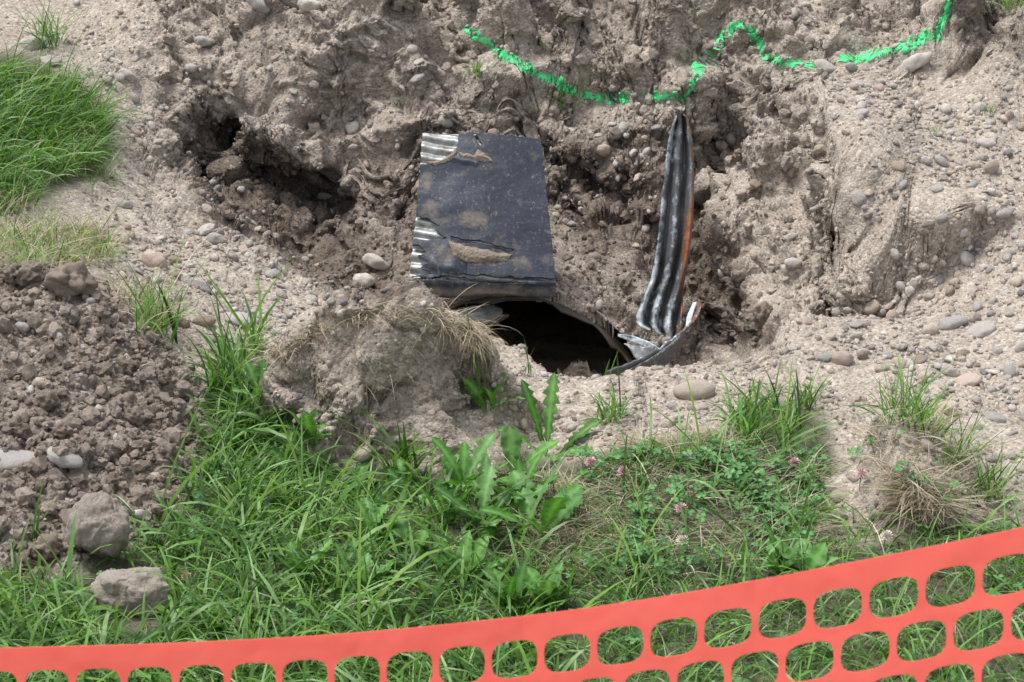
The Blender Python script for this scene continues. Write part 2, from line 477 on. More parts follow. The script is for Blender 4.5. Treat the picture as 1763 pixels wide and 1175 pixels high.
for cpx, cpy, cz, rx, ry, rz, back, down, roll in CARVE:
    C = at_z(cpx, cpy, cz)
    box = (np.abs(P[..., 0] - C[0]) < rx * 2 + .1) & (np.abs(P[..., 1] - C[1]) < ry * 2 + .1)
    if not box.any(): continue
    pb = P[box]
    q = pb - C + np.stack([perlin(pb * 18), perlin(pb * 18 + 40), perlin(pb * 18 + 80)], -1) * .022
    cr, sr = math.cos(roll), math.sin(roll)
    qx = q[:, 0] * cr - q[:, 2] * sr; qz = q[:, 0] * sr + q[:, 2] * cr
    dd = np.sqrt((qx / rx) ** 2 + (q[:, 1] / ry) ** 2 + (qz / rz) ** 2)
    f = 1 - sstep(.4, 1.0, dd)
    P[box] = pb + f[:, None] * np.array([0, back * .75, -down])

# the opening in front of the culvert mouth drops to the culvert bed
OPEN = [at_z(*a)[:2] for a in [(835,568,-.15),(895,600,-.1),(935,636,-.02),(1000,646,-.01),(1068,645,-.01),(1103,624,-.1),(1114,600,-.22)]]
OPEN += [np.array([MCX + MA - .005, MY]), np.array([MCX - MA + .01, MY]), np.array([MCX - MA + .01, 4.76])]
OPEN = [tuple(p) for p in OPEN]
jx = P[..., 0] + .02 * perlin(P * 25 + 3); jy = P[..., 1] + .018 * perlin(P * 25 + 60) * sstep(MY, MY - .15, P[..., 1])
near = (np.abs(XX) < .7) & (YY > 3.9) & (YY < 5.3)
ins = np.zeros_like(XX); sdist = np.full(XX.shape, -1.0)
dn = seg_dist(jx[near], jy[near], OPEN, True); inn = in_poly(jx[near], jy[near], OPEN)
sdist[near] = np.where(inn, dn, -dn)
ins = sstep(0.0, .045, sdist)
P[..., 2] = np.where(sdist > 0, P[..., 2] * (1 - ins) + ins * (-.56 + .02 * perlin(P * 12)), P[..., 2])

# spread rows and columns evenly along the finished surface, so steep and undercut faces keep fine detail
CH = np.concatenate([P, YY[..., None], UU[..., None], sdist[..., None]], -1).astype(np.float32)
def respread(CH, a, b, n, wx, wy, wz, near):
    """resample axis 0 between indices a and b to n evenly spread samples"""
    sub = CH[a:b]
    seg = np.diff(sub[..., :3], axis=0)
    seg = np.sqrt((wx * seg[..., 0]) ** 2 + (wy * seg[..., 1]) ** 2 + (wz * seg[..., 2]) ** 2)
    if near: seg = seg / np.clip(.5 * (sub[1:, :, 1] + sub[:-1, :, 1]), 2, 9)
    cl = np.concatenate([np.zeros((1, CH.shape[1]), np.float32), np.cumsum(seg, 0)])
    cl /= cl[-1:]
    k5 = np.exp(-np.linspace(-2, 2, 17) ** 2); k5 /= k5.sum()
    cp_ = np.pad(cl, ((0, 0), (8, 8)), mode='edge'); cl = sum(k5[q] * cp_[:, q:q + CH.shape[1]] for q in range(17))
    new = np.empty((n, CH.shape[1], CH.shape[2]), np.float32); tq = np.linspace(0, 1, n); ar = np.arange(b - a)
    for j in range(CH.shape[1]):
        fi = np.interp(tq, cl[:, j], ar)
        i0 = np.minimum(fi.astype(int), b - a - 2); w = (fi - i0)[:, None]
        new[:, j] = sub[i0, j] * (1 - w) + sub[i0 + 1, j] * w
    return np.concatenate([CH[:a], new, CH[b:]], 0)
r0 = len(y_lo)
CH = respread(CH, r0, r0 + len(y_in), 1100, .4, 1.0, 1.25, True)
CH = respread(CH.transpose(1, 0, 2), len(grow), len(grow) + NU, 960, 1.0, .7, 1.1, False).transpose(1, 0, 2)
CH = respread(CH, r0, r0 + 1100, 1180, .4, 1.0, 1.25, True)
CH = CH.astype(np.float64); P, YY, UU, sdist = CH[..., :3].copy(), CH[..., 3], CH[..., 4], CH[..., 5]
hold = np.clip(1 - sstep(.42, .55, np.abs(P[..., 0] - MCX)) , 0, 1) * (1 - sstep(.10, .2, np.abs(P[..., 1] - MY)))
lam_ = (.5 * (1 - hold))[1:-1, 1:-1, None] * ((np.arange(P.shape[0]) > r0) & (np.arange(P.shape[0]) < r0 + 1175))[1:-1, None, None]
for _ in range(14):
    P[1:-1, 1:-1] += lam_ * (.25 * (P[:-2, 1:-1] + P[2:, 1:-1] + P[1:-1, :-2] + P[1:-1, 2:]) - P[1:-1, 1:-1])
XX = P[..., 0]; NY, NX = XX.shape
px, py, dep = proj(P)
LAWN = [(-200,985),(90,1000),(200,955),(290,900),(345,820),(350,740),(365,640),(410,600),(450,640),(470,700),(540,765),(620,810),(760,812),
        (850,800),(900,770),(960,800),(1080,770),(1230,740),(1330,690),(1420,720),(1440,800),(1400,850),(1380,940),(1500,940),(1600,900),(1700,900),(1790,930),(2000,1000),(2000,1600),(-300,1600)]
TURF2 = [(-200,80),(60,95),(150,150),(190,230),(185,300),(60,340),(-200,350)]
HEAP = [(-200,470),(100,455),(190,490),(230,560),(320,620),(350,680),(350,790),(320,880),(200,960),(80,1010),(-200,1000)]
HUMP = [(440,620),(540,550),(640,525),(760,520),(830,560),(830,640),(790,720),(800,790),(600,800),(470,740)]
PIT = [(300,280),(340,180),(480,250),(600,330),(680,250),(720,210),(960,230),(1150,210),(1230,330),(1260,470),(1330,590),(1160,620),(1090,590),(960,510),(700,520),(560,500),(450,430),(340,390)]
lawn = soft_poly(px, py, LAWN, 18); turf2 = soft_poly(px, py, TURF2, 15)
turf = np.clip(lawn + turf2, 0, 1)
far_out = (YY < 2.55)
turf = np.where(far_out, 1.0, turf)
turf = turf * (1 - .9 * soft_poly(px, py, [(455,640),(480,570),(640,515),(840,550),(850,790),(760,800),(600,795),(540,755),(480,700)], 8))
heap = soft_poly(px, py, HEAP, 25); hump = soft_poly(px, py, HUMP, 15); pit = soft_poly(px, py, PIT, 22)
bank = sstep(5.2, 5.7, P[..., 1]) * (1 - sstep(1300, 1480, px) * sstep(90, 150, py)) * (1 - turf2) * sstep(180, 330, px)
rwall = soft_poly(px, py, [(1190,180),(1330,170),(1420,210),(1440,480),(1530,500),(1380,560),(1300,600),(1240,480)], 25)
rough = np.clip(.55 + .6 * bank + .55 * rwall + .45 * heap + .6 * hump + .25 * pit, 0, 1.45) * (1 - .8 * turf * (1 - hump))
rough = np.where((YY > 7) | (np.abs(UU) > 1.2), .5, rough)

N0, _ = grid_normals(P)
def blur(a, r):
    for ax in (0, 1):
        pw = [(0, 0)] * 3; pw[ax] = (r + 1, r); c = np.cumsum(np.pad(a, pw, mode='edge'), ax)
        n_ = a.shape[ax]; k = 2 * r + 1
        a = (np.take(c, np.arange(k, k + n_), ax) - np.take(c, np.arange(0, n_), ax)) / k
    return a
N0 = blur(blur(N0, 5), 5)
N0 /= np.maximum(np.linalg.norm(N0, axis=-1, keepdims=True), .25)
Q = P.astype(np.float32)
wv = np.stack([perlin(Q * 5 + 9.1), perlin(Q * 5 + 31.7), perlin(Q * 5 + 77.3)], -1) * .035
Qw = Q + wv
wall = np.clip(bank + rwall + .7 * hump + .35 * pit, 0, 1)
calm = sstep(-.2, .35, perlin(Q * 4.3 + 71) + .4 * perlin(Q * 11 + 5))                     # some patches are smooth silt, others all clods
d = .045 * bank * perlin(Qw * 3.3 + 4) + .045 * np.clip(bank + .9 * rwall, 0, 1) * (.42 - np.abs(perlin(Qw * np.float32([5.2, 5.2, 7]) + 12)))
d += rough * (.018 * perlin(Qw * 9 + 2) + .022 * (np.abs(perlin(Qw * 14 + 20)) - .3))
fine = rough * (.22 + .78 * calm)
d += fine * (.015 * (np.abs(perlin(Qw * 31 + 7)) - .28) + .0075 * (np.abs(perlin(Qw * 66 + 3)) - .28))
d += (.15 + .6 * fine) * (.0045 * (np.abs(perlin(Q * 120 + 5)) - .28))
d += .012 * np.clip(heap, 0, 1) * np.abs(perlin(Qw * 24 + 50))
# broken blocks of soil with cracks between them
am = (wall > .05) | (heap > .1)
Qc = Qw[am] + np.stack([perlin(Q[am] * 16), perlin(Q[am] * 16 + 30), perlin(Q[am] * 16 + 60)], -1) * .02
e1, r1 = cells(Qc * np.float32([5.5, 5.5, 8])); e2, r2 = cells(Qc * 15 + 7); e3, r3 = cells(Qc * 34 + 3)
wl, hp = wall[am], heap[am]
cal = .35 + .65 * calm[am]
d[am] += wl * (.060 * (r1 - .5) * sstep(0, .10, e1) - .026 * (1 - sstep(0, .12, e1)) * sstep(-.1, .3, perlin(Q[am] * 3 + 90)))
d[am] += (wl + .7 * hp) * cal * (.024 * (r2 - .5) * sstep(0, .16, e2) - .010 * (1 - sstep(0, .14, e2)))
d[am] += (wl * cal + .9 * hp) * (.009 * (r3 - .5) * sstep(0, .2, e3) - .005 * (1 - sstep(0, .2, e3)))
mouthfade = 1 - np.exp(-(((XX - MCX) / .38) ** 2 + ((YY - MY) / .12) ** 2) ** 2) * .55
d *= mouthfade
d = np.where(np.isfinite(d), d, 0)
P = P + N0 * np.where(sdist > .05, .3 * d, d)[..., None]

arch = MZ + MB_ * np.sqrt(np.clip(1 - ((P[..., 0] - MCX) / MA) ** 2, 0, 1))
over = (sdist <= 0.0) & (P[..., 1] > MY - .01) & (P[..., 1] < 6.7) & (np.abs(P[..., 0] - MCX) < MA + .01)
P[..., 2] = np.where(over, np.maximum(P[..., 2], arch + .016), P[..., 2])

NRM, AREA = grid_normals(P)
px, py, dep = proj(P)
moist_shade = np.clip(.56 * heap + .55 * pit * (1 - .6 * sstep(1000, 1100, px) * sstep(470, 520, py)) + .10 * hump + .12 * bank + .04 * rwall, 0, 1)
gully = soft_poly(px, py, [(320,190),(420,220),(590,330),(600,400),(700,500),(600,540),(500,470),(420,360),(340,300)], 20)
moist_shade = np.clip(moist_shade + .45 * soft_poly(px, py, [(1185,330),(1245,330),(1300,500),(1335,600),(1200,612),(1180,500)], 22) + .35 * gully + .38 * soft_poly(px, py, [(1615,-60),(1640,70),(1690,130),(1800,145),(1800,-60)], 14) + .28 * soft_poly(px, py, [(880,-60),(900,48),(985,32),(1060,50),(1165,115),(1185,165),(1200,60),(1180,-60)], 14) + .3 * soft_poly(px, py, [(950,300),(1130,290),(1130,420),(1000,440)], 15) - .1 * (1 - bank) * sstep(1300, 1400, px), 0, 1)  # shade painted into top bank blocks, recess and gully, on top of damp soil

pale = np.clip((1 - .75 * bank) * (1 - pit) * (1 - heap) * (1 - hump) * (1 - turf), 0, 1)
pale = np.maximum(pale, .7 * bank * sstep(.0, .5, perlin(P.astype(np.float32) * 2.6 + 8)))
idx = np.arange(NY * NX).reshape(NY, NX)
F = np.stack([idx[:-1, :-1], idx[:-1, 1:], idx[1:, 1:], idx[1:, :-1]], -1).reshape(-1, 4)
# open the mouth: drop the near vertical faces closing the pipe
Pf = P.reshape(-1, 3)
fc = Pf[F].mean(1); fz = Pf[F][:, :, 2]
zmin = fz.min(1); zmax = fz.max(1)
fa = MZ + MB_ * np.sqrt(np.clip(1 - ((fc[:, 0] - MCX) / MA) ** 2, 0, 1))
rm = (fc[:, 1] > MY - .02) & (fc[:, 1] < MY + .03) & (np.abs(fc[:, 0] - MCX) < MA - .012) & (zmin < fa - .02)
ground = link('ground', np_mesh('ground', Pf, F[~rm], M_SOIL, extra={'moist_shade': moist_shade.ravel(), 'turf': turf.ravel(), 'pale': pale.ravel()}), kind='structure')

# visible ground points, used to set things down
cell = 6
ix = np.floor(px / cell).astype(int); iy = np.floor(py / cell).astype(int)
okv = (px > -200) & (px < 1960) & (py > -60) & (py < 1400) & (YY > 2.2) & (YY < 7)
W_, H_ = 400, 260
zb = np.full((H_, W_), 1e9)
iix = np.clip(ix + 40, 0, W_ - 1); iiy = np.clip(iy + 12, 0, H_ - 1)
np.minimum.at(zb, (iiy[okv], iix[okv]), dep[okv])
vis = okv & (dep < zb[iiy, iix] + .10) & (sdist <= .005)
VI = np.flatnonzero(vis.ravel())
PXf, PYf, DEf, NF, AF = px.ravel(), py.ravel(), dep.ravel(), NRM.reshape(-1, 3), AREA.ravel()
GI = np.flatnonzero((okv & (sdist <= .0)).ravel())

def ground_at(x, y):
    d2 = (PXf[VI] - x) ** 2 + (PYf[VI] - y) ** 2
    c = VI[np.argsort(d2)[:12]]
    c = c[np.argmin(DEf[c])]
    c = c if (PXf[c] - x) ** 2 + (PYf[c] - y) ** 2 < 900 else VI[np.argmin(d2)]
    n = NF[c]
    return Pf[c].copy(), n / np.linalg.norm(n), DEf[c]

def pick(n, poly, weight='px', only_vis=True, noise_thr=None, nscale=6):
    """n random ground vertices whose photo position lies in poly"""
    S = VI if only_vis else GI
    m = in_poly(PXf[S], PYf[S], poly); S = S[m]
    if not len(S): S = np.array([VI[np.argmin((PXf[VI] - poly[0][0]) ** 2 + (PYf[VI] - poly[0][1]) ** 2)]])
    if noise_thr is not None and len(S) > 9:
        S = S[perlin(Pf[S] * nscale + 15) > noise_thr]
    w = AF[S] if weight == 'area' else 1 / DEf[S] ** 0
    w = w / w.sum()
    return RNG.choice(S, n, p=w)

# ------------------------------------------------------------------ grit and crumbs (uncountable)
def ico(sub):
    bm = bmesh.new(); bmesh.ops.create_icosphere(bm, subdivisions=sub, radius=1)
    V = np.array([v.co for v in bm.verts]); F = np.array([[v.index for v in f.verts] for f in bm.faces]); bm.free()
    return V, F

def rock_shape(seed, sub=2, angular=.5, flat=.6, lumpy=.25):
    r = np.random.default_rng(seed)
    V, F = ico(sub)
    n = V / np.linalg.norm(V, axis=1, keepdims=True)
    rad = np.ones(len(V))
    if angular > 0:
        pl = r.normal(size=(11, 3)); pl /= np.linalg.norm(pl, axis=1, keepdims=True)
        h = r.uniform(.62, .95, 11)
        for q, hh in zip(pl, h):
            c = n @ q
            lim = np.where(c > 1e-3, hh / np.maximum(c, 1e-3), 9)
            rad = np.minimum(rad, lim * angular + rad * (1 - angular) * np.where(lim < rad, 1, 1) if angular < 1 else lim)
            rad = np.where(lim < rad, rad * (1 - angular) + lim * angular, rad)
    rad = rad * (1 + lumpy * perlin(n * 1.7 + seed * 3.1) + lumpy * .5 * perlin(n * 4 + seed) + lumpy * .25 * perlin(n * 9 + seed))
    V = n * rad[:, None] * np.array([1, r.uniform(.62, .9), flat])
    V -= (V.max(0) + V.min(0)) / 2
    V /= (V[:, 0].max() - V[:, 0].min()) / 2
    return V, F

def frames(n, rng=RNG, jitter=.35):
    n = n + rng.normal(0, jitter, n.shape); n /= np.linalg.norm(n, axis=1, keepdims=True)
    a = rng.normal(size=n.shape); a -= (a * n).sum(1, keepdims=True) * n; a /= np.linalg.norm(a, axis=1, keepdims=True)
    return a, np.cross(n, a), n

def scatter(I, sizes, colors, shapes, sink=.25, jitter=.35):
    Vs, Fs, Cs = [], [], []; off = 0
    which = RNG.integers(0, len(shapes), len(I))
    for k, (V, F) in enumerate(shapes):
        s = which == k
        if not s.any(): continue
        ii = I[s]; a, b, n = frames(NF[ii], jitter=jitter); sz = sizes[s]
        X = (V[None, :, 0, None] * a[:, None] + V[None, :, 1, None] * b[:, None] + V[None, :, 2, None] * n[:, None]) * sz[:, None, None]
        hz = np.abs(V[:, 2]).max()
        base = Pf[ii] + NF[ii] * (sz * hz * (1 - 2 * sink))[:, None]
        X = X + base[:, None]
        m = len(V)
        Vs.append(X.reshape(-1, 3)); Cs.append(np.repeat(colors[s], m, 0))
        Fs.append((F[None] + (np.arange(len(ii)) * m)[:, None, None]).reshape(-1, 3) + off); off += len(ii) * m
    return np.concatenate(Vs), np.concatenate(Fs), np.concatenate(Cs)

SOILCOL = np.array([.345, .296, .25])
def soil_cols(I, var=.16):
    m = moist_shade.ravel()[I]
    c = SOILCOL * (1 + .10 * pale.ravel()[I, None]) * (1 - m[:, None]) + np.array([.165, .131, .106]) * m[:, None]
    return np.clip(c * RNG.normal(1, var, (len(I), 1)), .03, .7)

FULL = [(-150,-40),(1910,-40),(1910,1300),(-150,1300)]
gcrumb = [rock_shape(100 + k, 1, .45, .75, .3) for k in range(6)]
crumb2 = [rock_shape(120 + k, 2, .3, .75, .45) for k in range(6)]
ROCKS = [(150,915,50,70),(228,1020,72,52)]
def off_rocks(I):
    k = np.ones(len(I), bool)
    for a, b, rx, ry in ROCKS: k &= ((PXf[I] - a) / rx) ** 2 + ((PYf[I] - b - ry * .35) / (ry * 1.25)) ** 2 > 1
    return I[k]
def not_turf(I, thr=.4): return I[turf.ravel()[I] < thr]

parts = []
I = not_turf(pick(19000, FULL, 'area', False, noise_thr=-.18, nscale=4.3)); sz = np.clip(RNG.lognormal(math.log(.0036), .42, len(I)), .0015, .012)
parts.append(scatter(I, sz, soil_cols(I, .2), gcrumb, .3))
I = not_turf(pick(2600, HEAP, 'area')); sz = np.clip(RNG.lognormal(math.log(.0075), .5, len(I)), .003, .02)
parts.append(scatter(I, sz, soil_cols(I), crumb2, .3))
I = not_turf(pick(3000, [(180,-40),(1400,-40),(1440,500),(1300,600),(600,500),(300,330)], 'area')); sz = np.clip(RNG.lognormal(math.log(.007), .5, len(I)), .003, .022)
parts.append(scatter(I, sz, soil_cols(I), crumb2, .35))
def merge(parts):
    off = 0; V, F, C = [], [], []
    for v, f, c in parts:
        V.append(v); F.append(f + off); C.append(c); off += len(v)
    return np.concatenate(V), np.concatenate(F), np.concatenate(C)
V, F, C = merge(parts)
link('soil_crumbs', np_mesh('soil_crumbs', V, F, M_GRIT, C, smooth=False), kind='stuff', label='loose crumbs of soil over the bare ground', cat='soil crumbs')

STONE_RGB = {'grey': ((.38,.365,.345), (.50,.48,.45)), 'tan': ((.48,.40,.32), (.60,.52,.43)), 'pale': ((.50,.47,.43), (.62,.585,.54)),
             'brown': ((.29,.225,.175), (.40,.32,.26)), 'dark': ((.17,.17,.175), (.26,.255,.255)), 'pinkish': ((.50,.395,.335), (.62,.51,.44)), 'purple': ((.22,.2,.22), (.3,.275,.295)),
             'soil': ((.20,.16,.128), (.30,.25,.205)), 'dusty': ((.47,.405,.35), (.64,.57,.505))}
gk = ['grey', 'tan', 'pale', 'brown', 'grey', 'pale', 'pale', 'dark', 'grey']
shapes_g = [rock_shape(200 + k, 2, [.85, .2, .95, .7][k % 4], [.45, .6, .3, .7][k % 4], .12) for k in range(8)]
def grav_cols(n):
    k = RNG.integers(0, len(gk), n)
    a = np.array([STONE_RGB[g][0] for g in gk])[k]; b = np.array([STONE_RGB[g][1] for g in gk])[k]
    t = RNG.random((n, 1)); c = a * (1 - t) + b * t
    dust = .15 + RNG.random((n, 1)) * .75
    return c * (1 - dust) + SOILCOL * 1.06 * dust
RIGHT = [(1420,130),(1800,100),(1800,930),(1620,900),(1420,700),(1380,640),(1300,640),(1450,560),(1530,500),(1440,440)]
LEFTP = [(130,0),(260,180),(300,330),(450,440),(620,540),(480,590),(330,620),(230,520),(170,460),(180,330),(200,200)]
FRONT = [(830,640),(1100,655),(1300,620),(1500,570),(1500,690),(1350,700),(1100,760),(900,760)]
PITP = [(320,200),(700,200),(1200,190),(1320,590),(1160,610),(960,500),(700,500),(560,500),(340,390)]
parts = []
for n, poly, med in [(2000, RIGHT, .0056), (1100, LEFTP, .0055), (1000, FRONT, .0042), (1000, PITP, .0048), (500, [(200,-40),(1763,-40),(1763,150),(1300,200),(250,200)], .005), (500, HEAP, .005), (350, HUMP, .0035)]:
    I = not_turf(pick(n, poly, 'area', noise_thr=-.1, nscale=3.3), .5); sz = np.clip(RNG.lognormal(math.log(med * .8), .6, len(I)), .0018, .015)
    parts.append(scatter(I, sz, grav_cols(len(I)), shapes_g, .3, .3))
V, F, C = merge(parts)
link('gravel', np_mesh('gravel', V, F, M_GRIT, C, smooth=True), kind='stuff', label='fine mixed gravel sprinkled over the bare ground', cat='gravel')

# ------------------------------------------------------------------ single stones and clods
M_STONE = {k: stone_material(k + '_stone', a, b, .55 if k != 'soil' else .2) for k, (a, b) in STONE_RGB.items()}
SHAPE = {'rounded': (.0, .68, .16), 'flat': (.7, .34, .12), 'angular': (.95, .62, .12), 'oblong': (.1, .52, .12), 'blocky': (.95, .8, .12), 'crumbly': (.35, .8, .5)}
_proto = {}
def stone_mesh(shape, colour, var):
    k = (shape, colour, var)
    if k not in _proto:
        ang, fl, lump = SHAPE[shape]
        V, F = rock_shape(300 + sorted(SHAPE).index(shape) * 17 + var * 5, (5 if shape == 'blocky' else 4) if shape in ('blocky', 'crumbly') else 3, ang, fl, lump)
        if shape == 'crumbly':
            n = V / np.linalg.norm(V, axis=1, keepdims=True)
            V = V + n * (.16 * (np.abs(perlin(V * 2.6 + var)) - .25) + .09 * (np.abs(perlin(V * 6 + var)) - .25) + .05 * perlin(V * 13))[:, None]
        if shape == 'blocky':
            n = V / np.linalg.norm(V, axis=1, keepdims=True)
            V = V + n * (.06 * perlin(V * 3 + var) + .06 * np.abs(perlin(V * 7 + var)) + .05 * np.abs(perlin(V * 15)) + .035 * perlin(V * 28) + .02 * perlin(V * 50))[:, None]
        me = np_mesh(f'{shape}_{"clod" if colour == "soil" else "stone"}', V, F, M_STONE[colour])
        _proto[k] = me
    return _proto[k]

used_px = []
def put_stone(x, y, wpx, shape, colour, label, group, var=0, name='stone', yaw=None, sink=.28, tilt=.25, hscale=None, free=False):
    Pg, n, D = ground_at(x, y)
    w = wpx / 2 * D / FPX
    me = stone_mesh(shape, colour, var)
    o = bpy.data.objects.new(name, me); COL.objects.link(o)
    nz = Vector(n) * .6 + Vector((0, 0, 1)) * .6 + Vector((random.gauss(0, tilt), random.gauss(0, tilt), 0)) * .6
    nz.normalize()
    yw = random.uniform(-.5, .5) if yaw is None else yaw
    q = Vector((0, 0, 1)).rotation_difference(nz)
    o.rotation_mode = 'QUATERNION'
    o.rotation_quaternion = q @ Matrix.Rotation(yw, 3, 'Z').to_quaternion()
    hs = hscale or 1.0
    o.scale = (w, w, w * hs)
    hz = SHAPE[shape][1] * w * hs
    o.location = Vector(Pg) + nz * hz * (1 - 2 * sink)
    tag(o, label, 'clod' if name == 'clod' else 'stone', group)
    used_px.append((x, y, wpx * .5))
    return o

BIG = [  # px, py, width, shape, colour, label, kwargs
 (1197,680,74,'oblong','tan','large smooth oval tan cobble resting alone on the dirt before the opening',dict(sink=.2,yaw=.1,tilt=.05,hscale=1.0)),
 (150,945,108,'blocky','dusty','big upright blocky rock at the foot of the left spoil heap',dict(sink=.06,hscale=1.5,tilt=.05,var=1)),
 (228,1045,136,'blocky','dusty','big dusty rock lying in the grass above the orange fence',dict(sink=.2,hscale=.9,tilt=.1,var=2)),
 (264,452,50,'rounded','pinkish','smooth pinkish cobble on the left gravel path behind the heap',{}),
 (298,450,26,'rounded','brown','small brown cobble touching the smooth pinkish one',{}),
 (340,492,56,'flat','purple','flat purple-grey slate lying on the left gravel path',dict(hscale=.7,sink=.3)),
 (315,557,32,'rounded','brown','round brown cobble beside the grass tuft right of the heap',{}),
 (352,552,40,'oblong','brown','oblong grey-brown cobble left of the sod hump',{}),
 (412,552,64,'flat','pale','wide pale flat stone left of the sod hump',{}),
 (375,412,42,'angular','grey','grey wedge-shaped stone on the left rim of the pit',{}),
 (352,396,38,'flat','pale','thin pale flat stone on the left rim of the pit',{}),
 (630,485,42,'rounded','pale','pale rounded stone in the pit left of the leaning sheet, the lower of two',{}),
 (640,450,50,'angular','pale','pale angular stone in the pit left of the leaning sheet, the upper of two',{}),
 (556,340,26,'angular','pale','small pale angular stone at the edge of the dark gully',{}),
 (1040,265,28,'rounded','tan','round tan stone up the bank right of the leaning sheet',dict(hscale=1.3)),
 (850,232,24,'rounded','brown','small brown pebble just above the leaning sheet',dict(hscale=1.2)),
 (768,210,30,'rounded','grey','rounded grey stone bulging from the bank over the leaning sheet',{}),
 (1580,112,64,'angular','pale','large flat-faced pale block below the green paint at right',dict(hscale=.9)),
 (1425,122,56,'angular','grey','grey wedge stone by the broken part of the paint line',dict(hscale=.8)),
 (1466,116,24,'rounded','grey','small round grey stone right of the grey wedge',{}),
 (1690,568,54,'flat','grey','flat angular grey slab on the right gravel slope',dict(sink=.15)),
 (1642,552,54,'flat','grey','grey flat stone tucked left of the flat angular slab',dict(var=1)),
 (1600,570,34,'rounded','tan','rounded tan cobble left of the two grey slabs',{}),
 (1452,617,40,'rounded','pinkish','round pinkish cobble half sunk in the right rim',dict(hscale=1.15)),
 (1484,612,22,'rounded','brown','brown pebble standing right of the pinkish cobble',dict(hscale=1.3)),
 (1420,615,28,'oblong','grey','oblong grey pebble left of the pinkish cobble',{}),
 (1516,632,26,'oblong','tan','low tan pebble right of the pinkish cobble',{}),
 (1530,612,24,'rounded','grey','rounded grey pebble above the low tan pebble',{}),
 (1366,460,30,'oblong','pale','pale oval stone stuck in the right wall of the pit',{}),
 (1358,412,26,'angular','pale','pale angular stone stuck high in the right wall of the pit',{}),
 (1705,290,30,'oblong','tan','upright oval tan stone on the right shelf',dict(hscale=1.9,sink=.3)),
 (1676,284,24,'rounded','tan','rounded tan stone left of the upright oval one',{}),
 (1694,270,24,'angular','grey','angular grey stone behind the upright oval one',{}),
 (1700,245,34,'oblong','pale','pale oblong stone behind the small stone cluster on the right shelf',{}),
 (40,565,26,'rounded','pale','pale pebble stuck in the face of the left spoil heap',{}),
 (60,602,15,'rounded','pale','tiny pale pebble under the larger one on the left heap',{}),
 (108,790,66,'flat','grey','light grey chunky flat stone low on the left spoil heap',dict(var=2,hscale=1.0)),
 (36,792,96,'flat','grey','long thin light grey stone at the left picture edge on the heap',dict(var=1,hscale=.8)),
 (1190,797,42,'angular','grey','grey stone standing in the clover below the dry mat',{}),
 (1443,886,38,'angular','pale','pale stone in the bare patch among clover flowers',{}),
 (1440,850,34,'flat','tan','tan flat stone in the bare patch, behind the pale one',{}),
 (1635,640,38,'angular','grey','angular grey stone on the right slope below the slabs',{}),
 (1662,655,50,'flat','pinkish','orange-brown flat stone on the right slope',{}),
 (1637,706,46,'angular','pinkish','pinkish angular stone lower on the right slope',{}),
 (1712,718,48,'flat','grey','thin grey flake lying at an angle on the right slope',dict(tilt=.5)),
 (1662,770,36,'flat','grey','grey flat stone low on the right slope near the fence',{}),
 (155,395,44,'rounded','tan','large tan cobble at the edge of the dry grass',{}),
 (213,350,32,'angular','pale','pale angular stone beside the left grass bank',{}),
 (222,127,36,'angular','pale','pale angular stone on the upper left slope',{}),
 (327,115,24,'rounded','pale','round pale stone in a hollow of the upper left slope',{}),
 (348,74,42,'angular','grey','grey pointed stone on the upper left slope',{}),
 (440,14,46,'angular','pale','pale block at the top picture edge, left one',{}),
 (537,12,54,'angular','pale','pale block at the top picture edge, right one',{}),
 (60,80,58,'angular','pale','whitish rock above the left grass bank',{}),
 (88,102,36,'flat','pale','whitish flat stone below the whitish rock',{}),
 (1118,600,44,'angular','grey','grey stone lodged in the torn metal at the opening',{}),
 (1150,590,28,'rounded','pale','pale pebble lodged beside the torn metal',{}),
 (905,582,20,'rounded','grey','grey pebble inside the left edge of the opening',{}),
 (700,790,26,'angular','grey','grey chip at the foot of the sod hump',{}),
 (632,788,40,'rounded','tan','tan stone at the foot of the sod hump',{}),
 (684,626,15,'angular','pale','small pale chip in the face of the sod hump',{}),
]
for x, y, w, sh, co, lab, kw in BIG:
    put_stone(x, y, w, sh, co, lab, None, name='rock' if 'rock' in lab else 'stone', **kw)
CLODS = [
 (118,500,96,'dark clod the size of a fist crowning the left spoil heap',dict(hscale=1.0,sink=.25)),
 (215,700,58,'brown clod on the right flank of the left heap',{}),(236,725,40,'brown clod leaning under a larger one on the left heap',{}),
 (105,745,44,'dark square clod above the light grey flat stones',{}),(288,785,48,'rounded clod at the right foot of the left heap',{}),
 (88,950,62,'large clod left of the upright rock',{}),(40,975,56,'clod at the left edge above the grass',{}),(70,915,34,'small clod behind the upright rock',{}),
 (1314,550,44,'pale clod hanging on the right side of the pit',dict(hscale=1.2)),(55,478,60,'flat clod behind the left heap by the dry grass',{}),(20,480,44,'small flat clod at the left edge by the dry grass',{}),
 (80,690,46,'pale clod in the middle of the left heap',{}),(150,640,34,'clod under the fist-sized clod of the left heap',{}),(280,650,30,'little clod near the grass tuft on the left heap',{}),(30,740,52,'clod at the left edge over the long thin stone',{}),
 (430,720,20,'little clod beside the tall grass left of the hump',{}),(200,830,40,'clod above the grass right of the upright rock',{}),(250,830,36,'dark clod at the grass edge of the left heap',{}),
 (1230,285,36,'pale jagged clod on the right wall next to the standing strip',{}),(1275,270,28,'pale clod right of the jagged one on the right wall',{}),
]
for x, y, w, lab, kw in CLODS:
    put_stone(x, y, w, 'crumbly', 'soil', lab, None, name='clod', var=random.randrange(5), **kw)

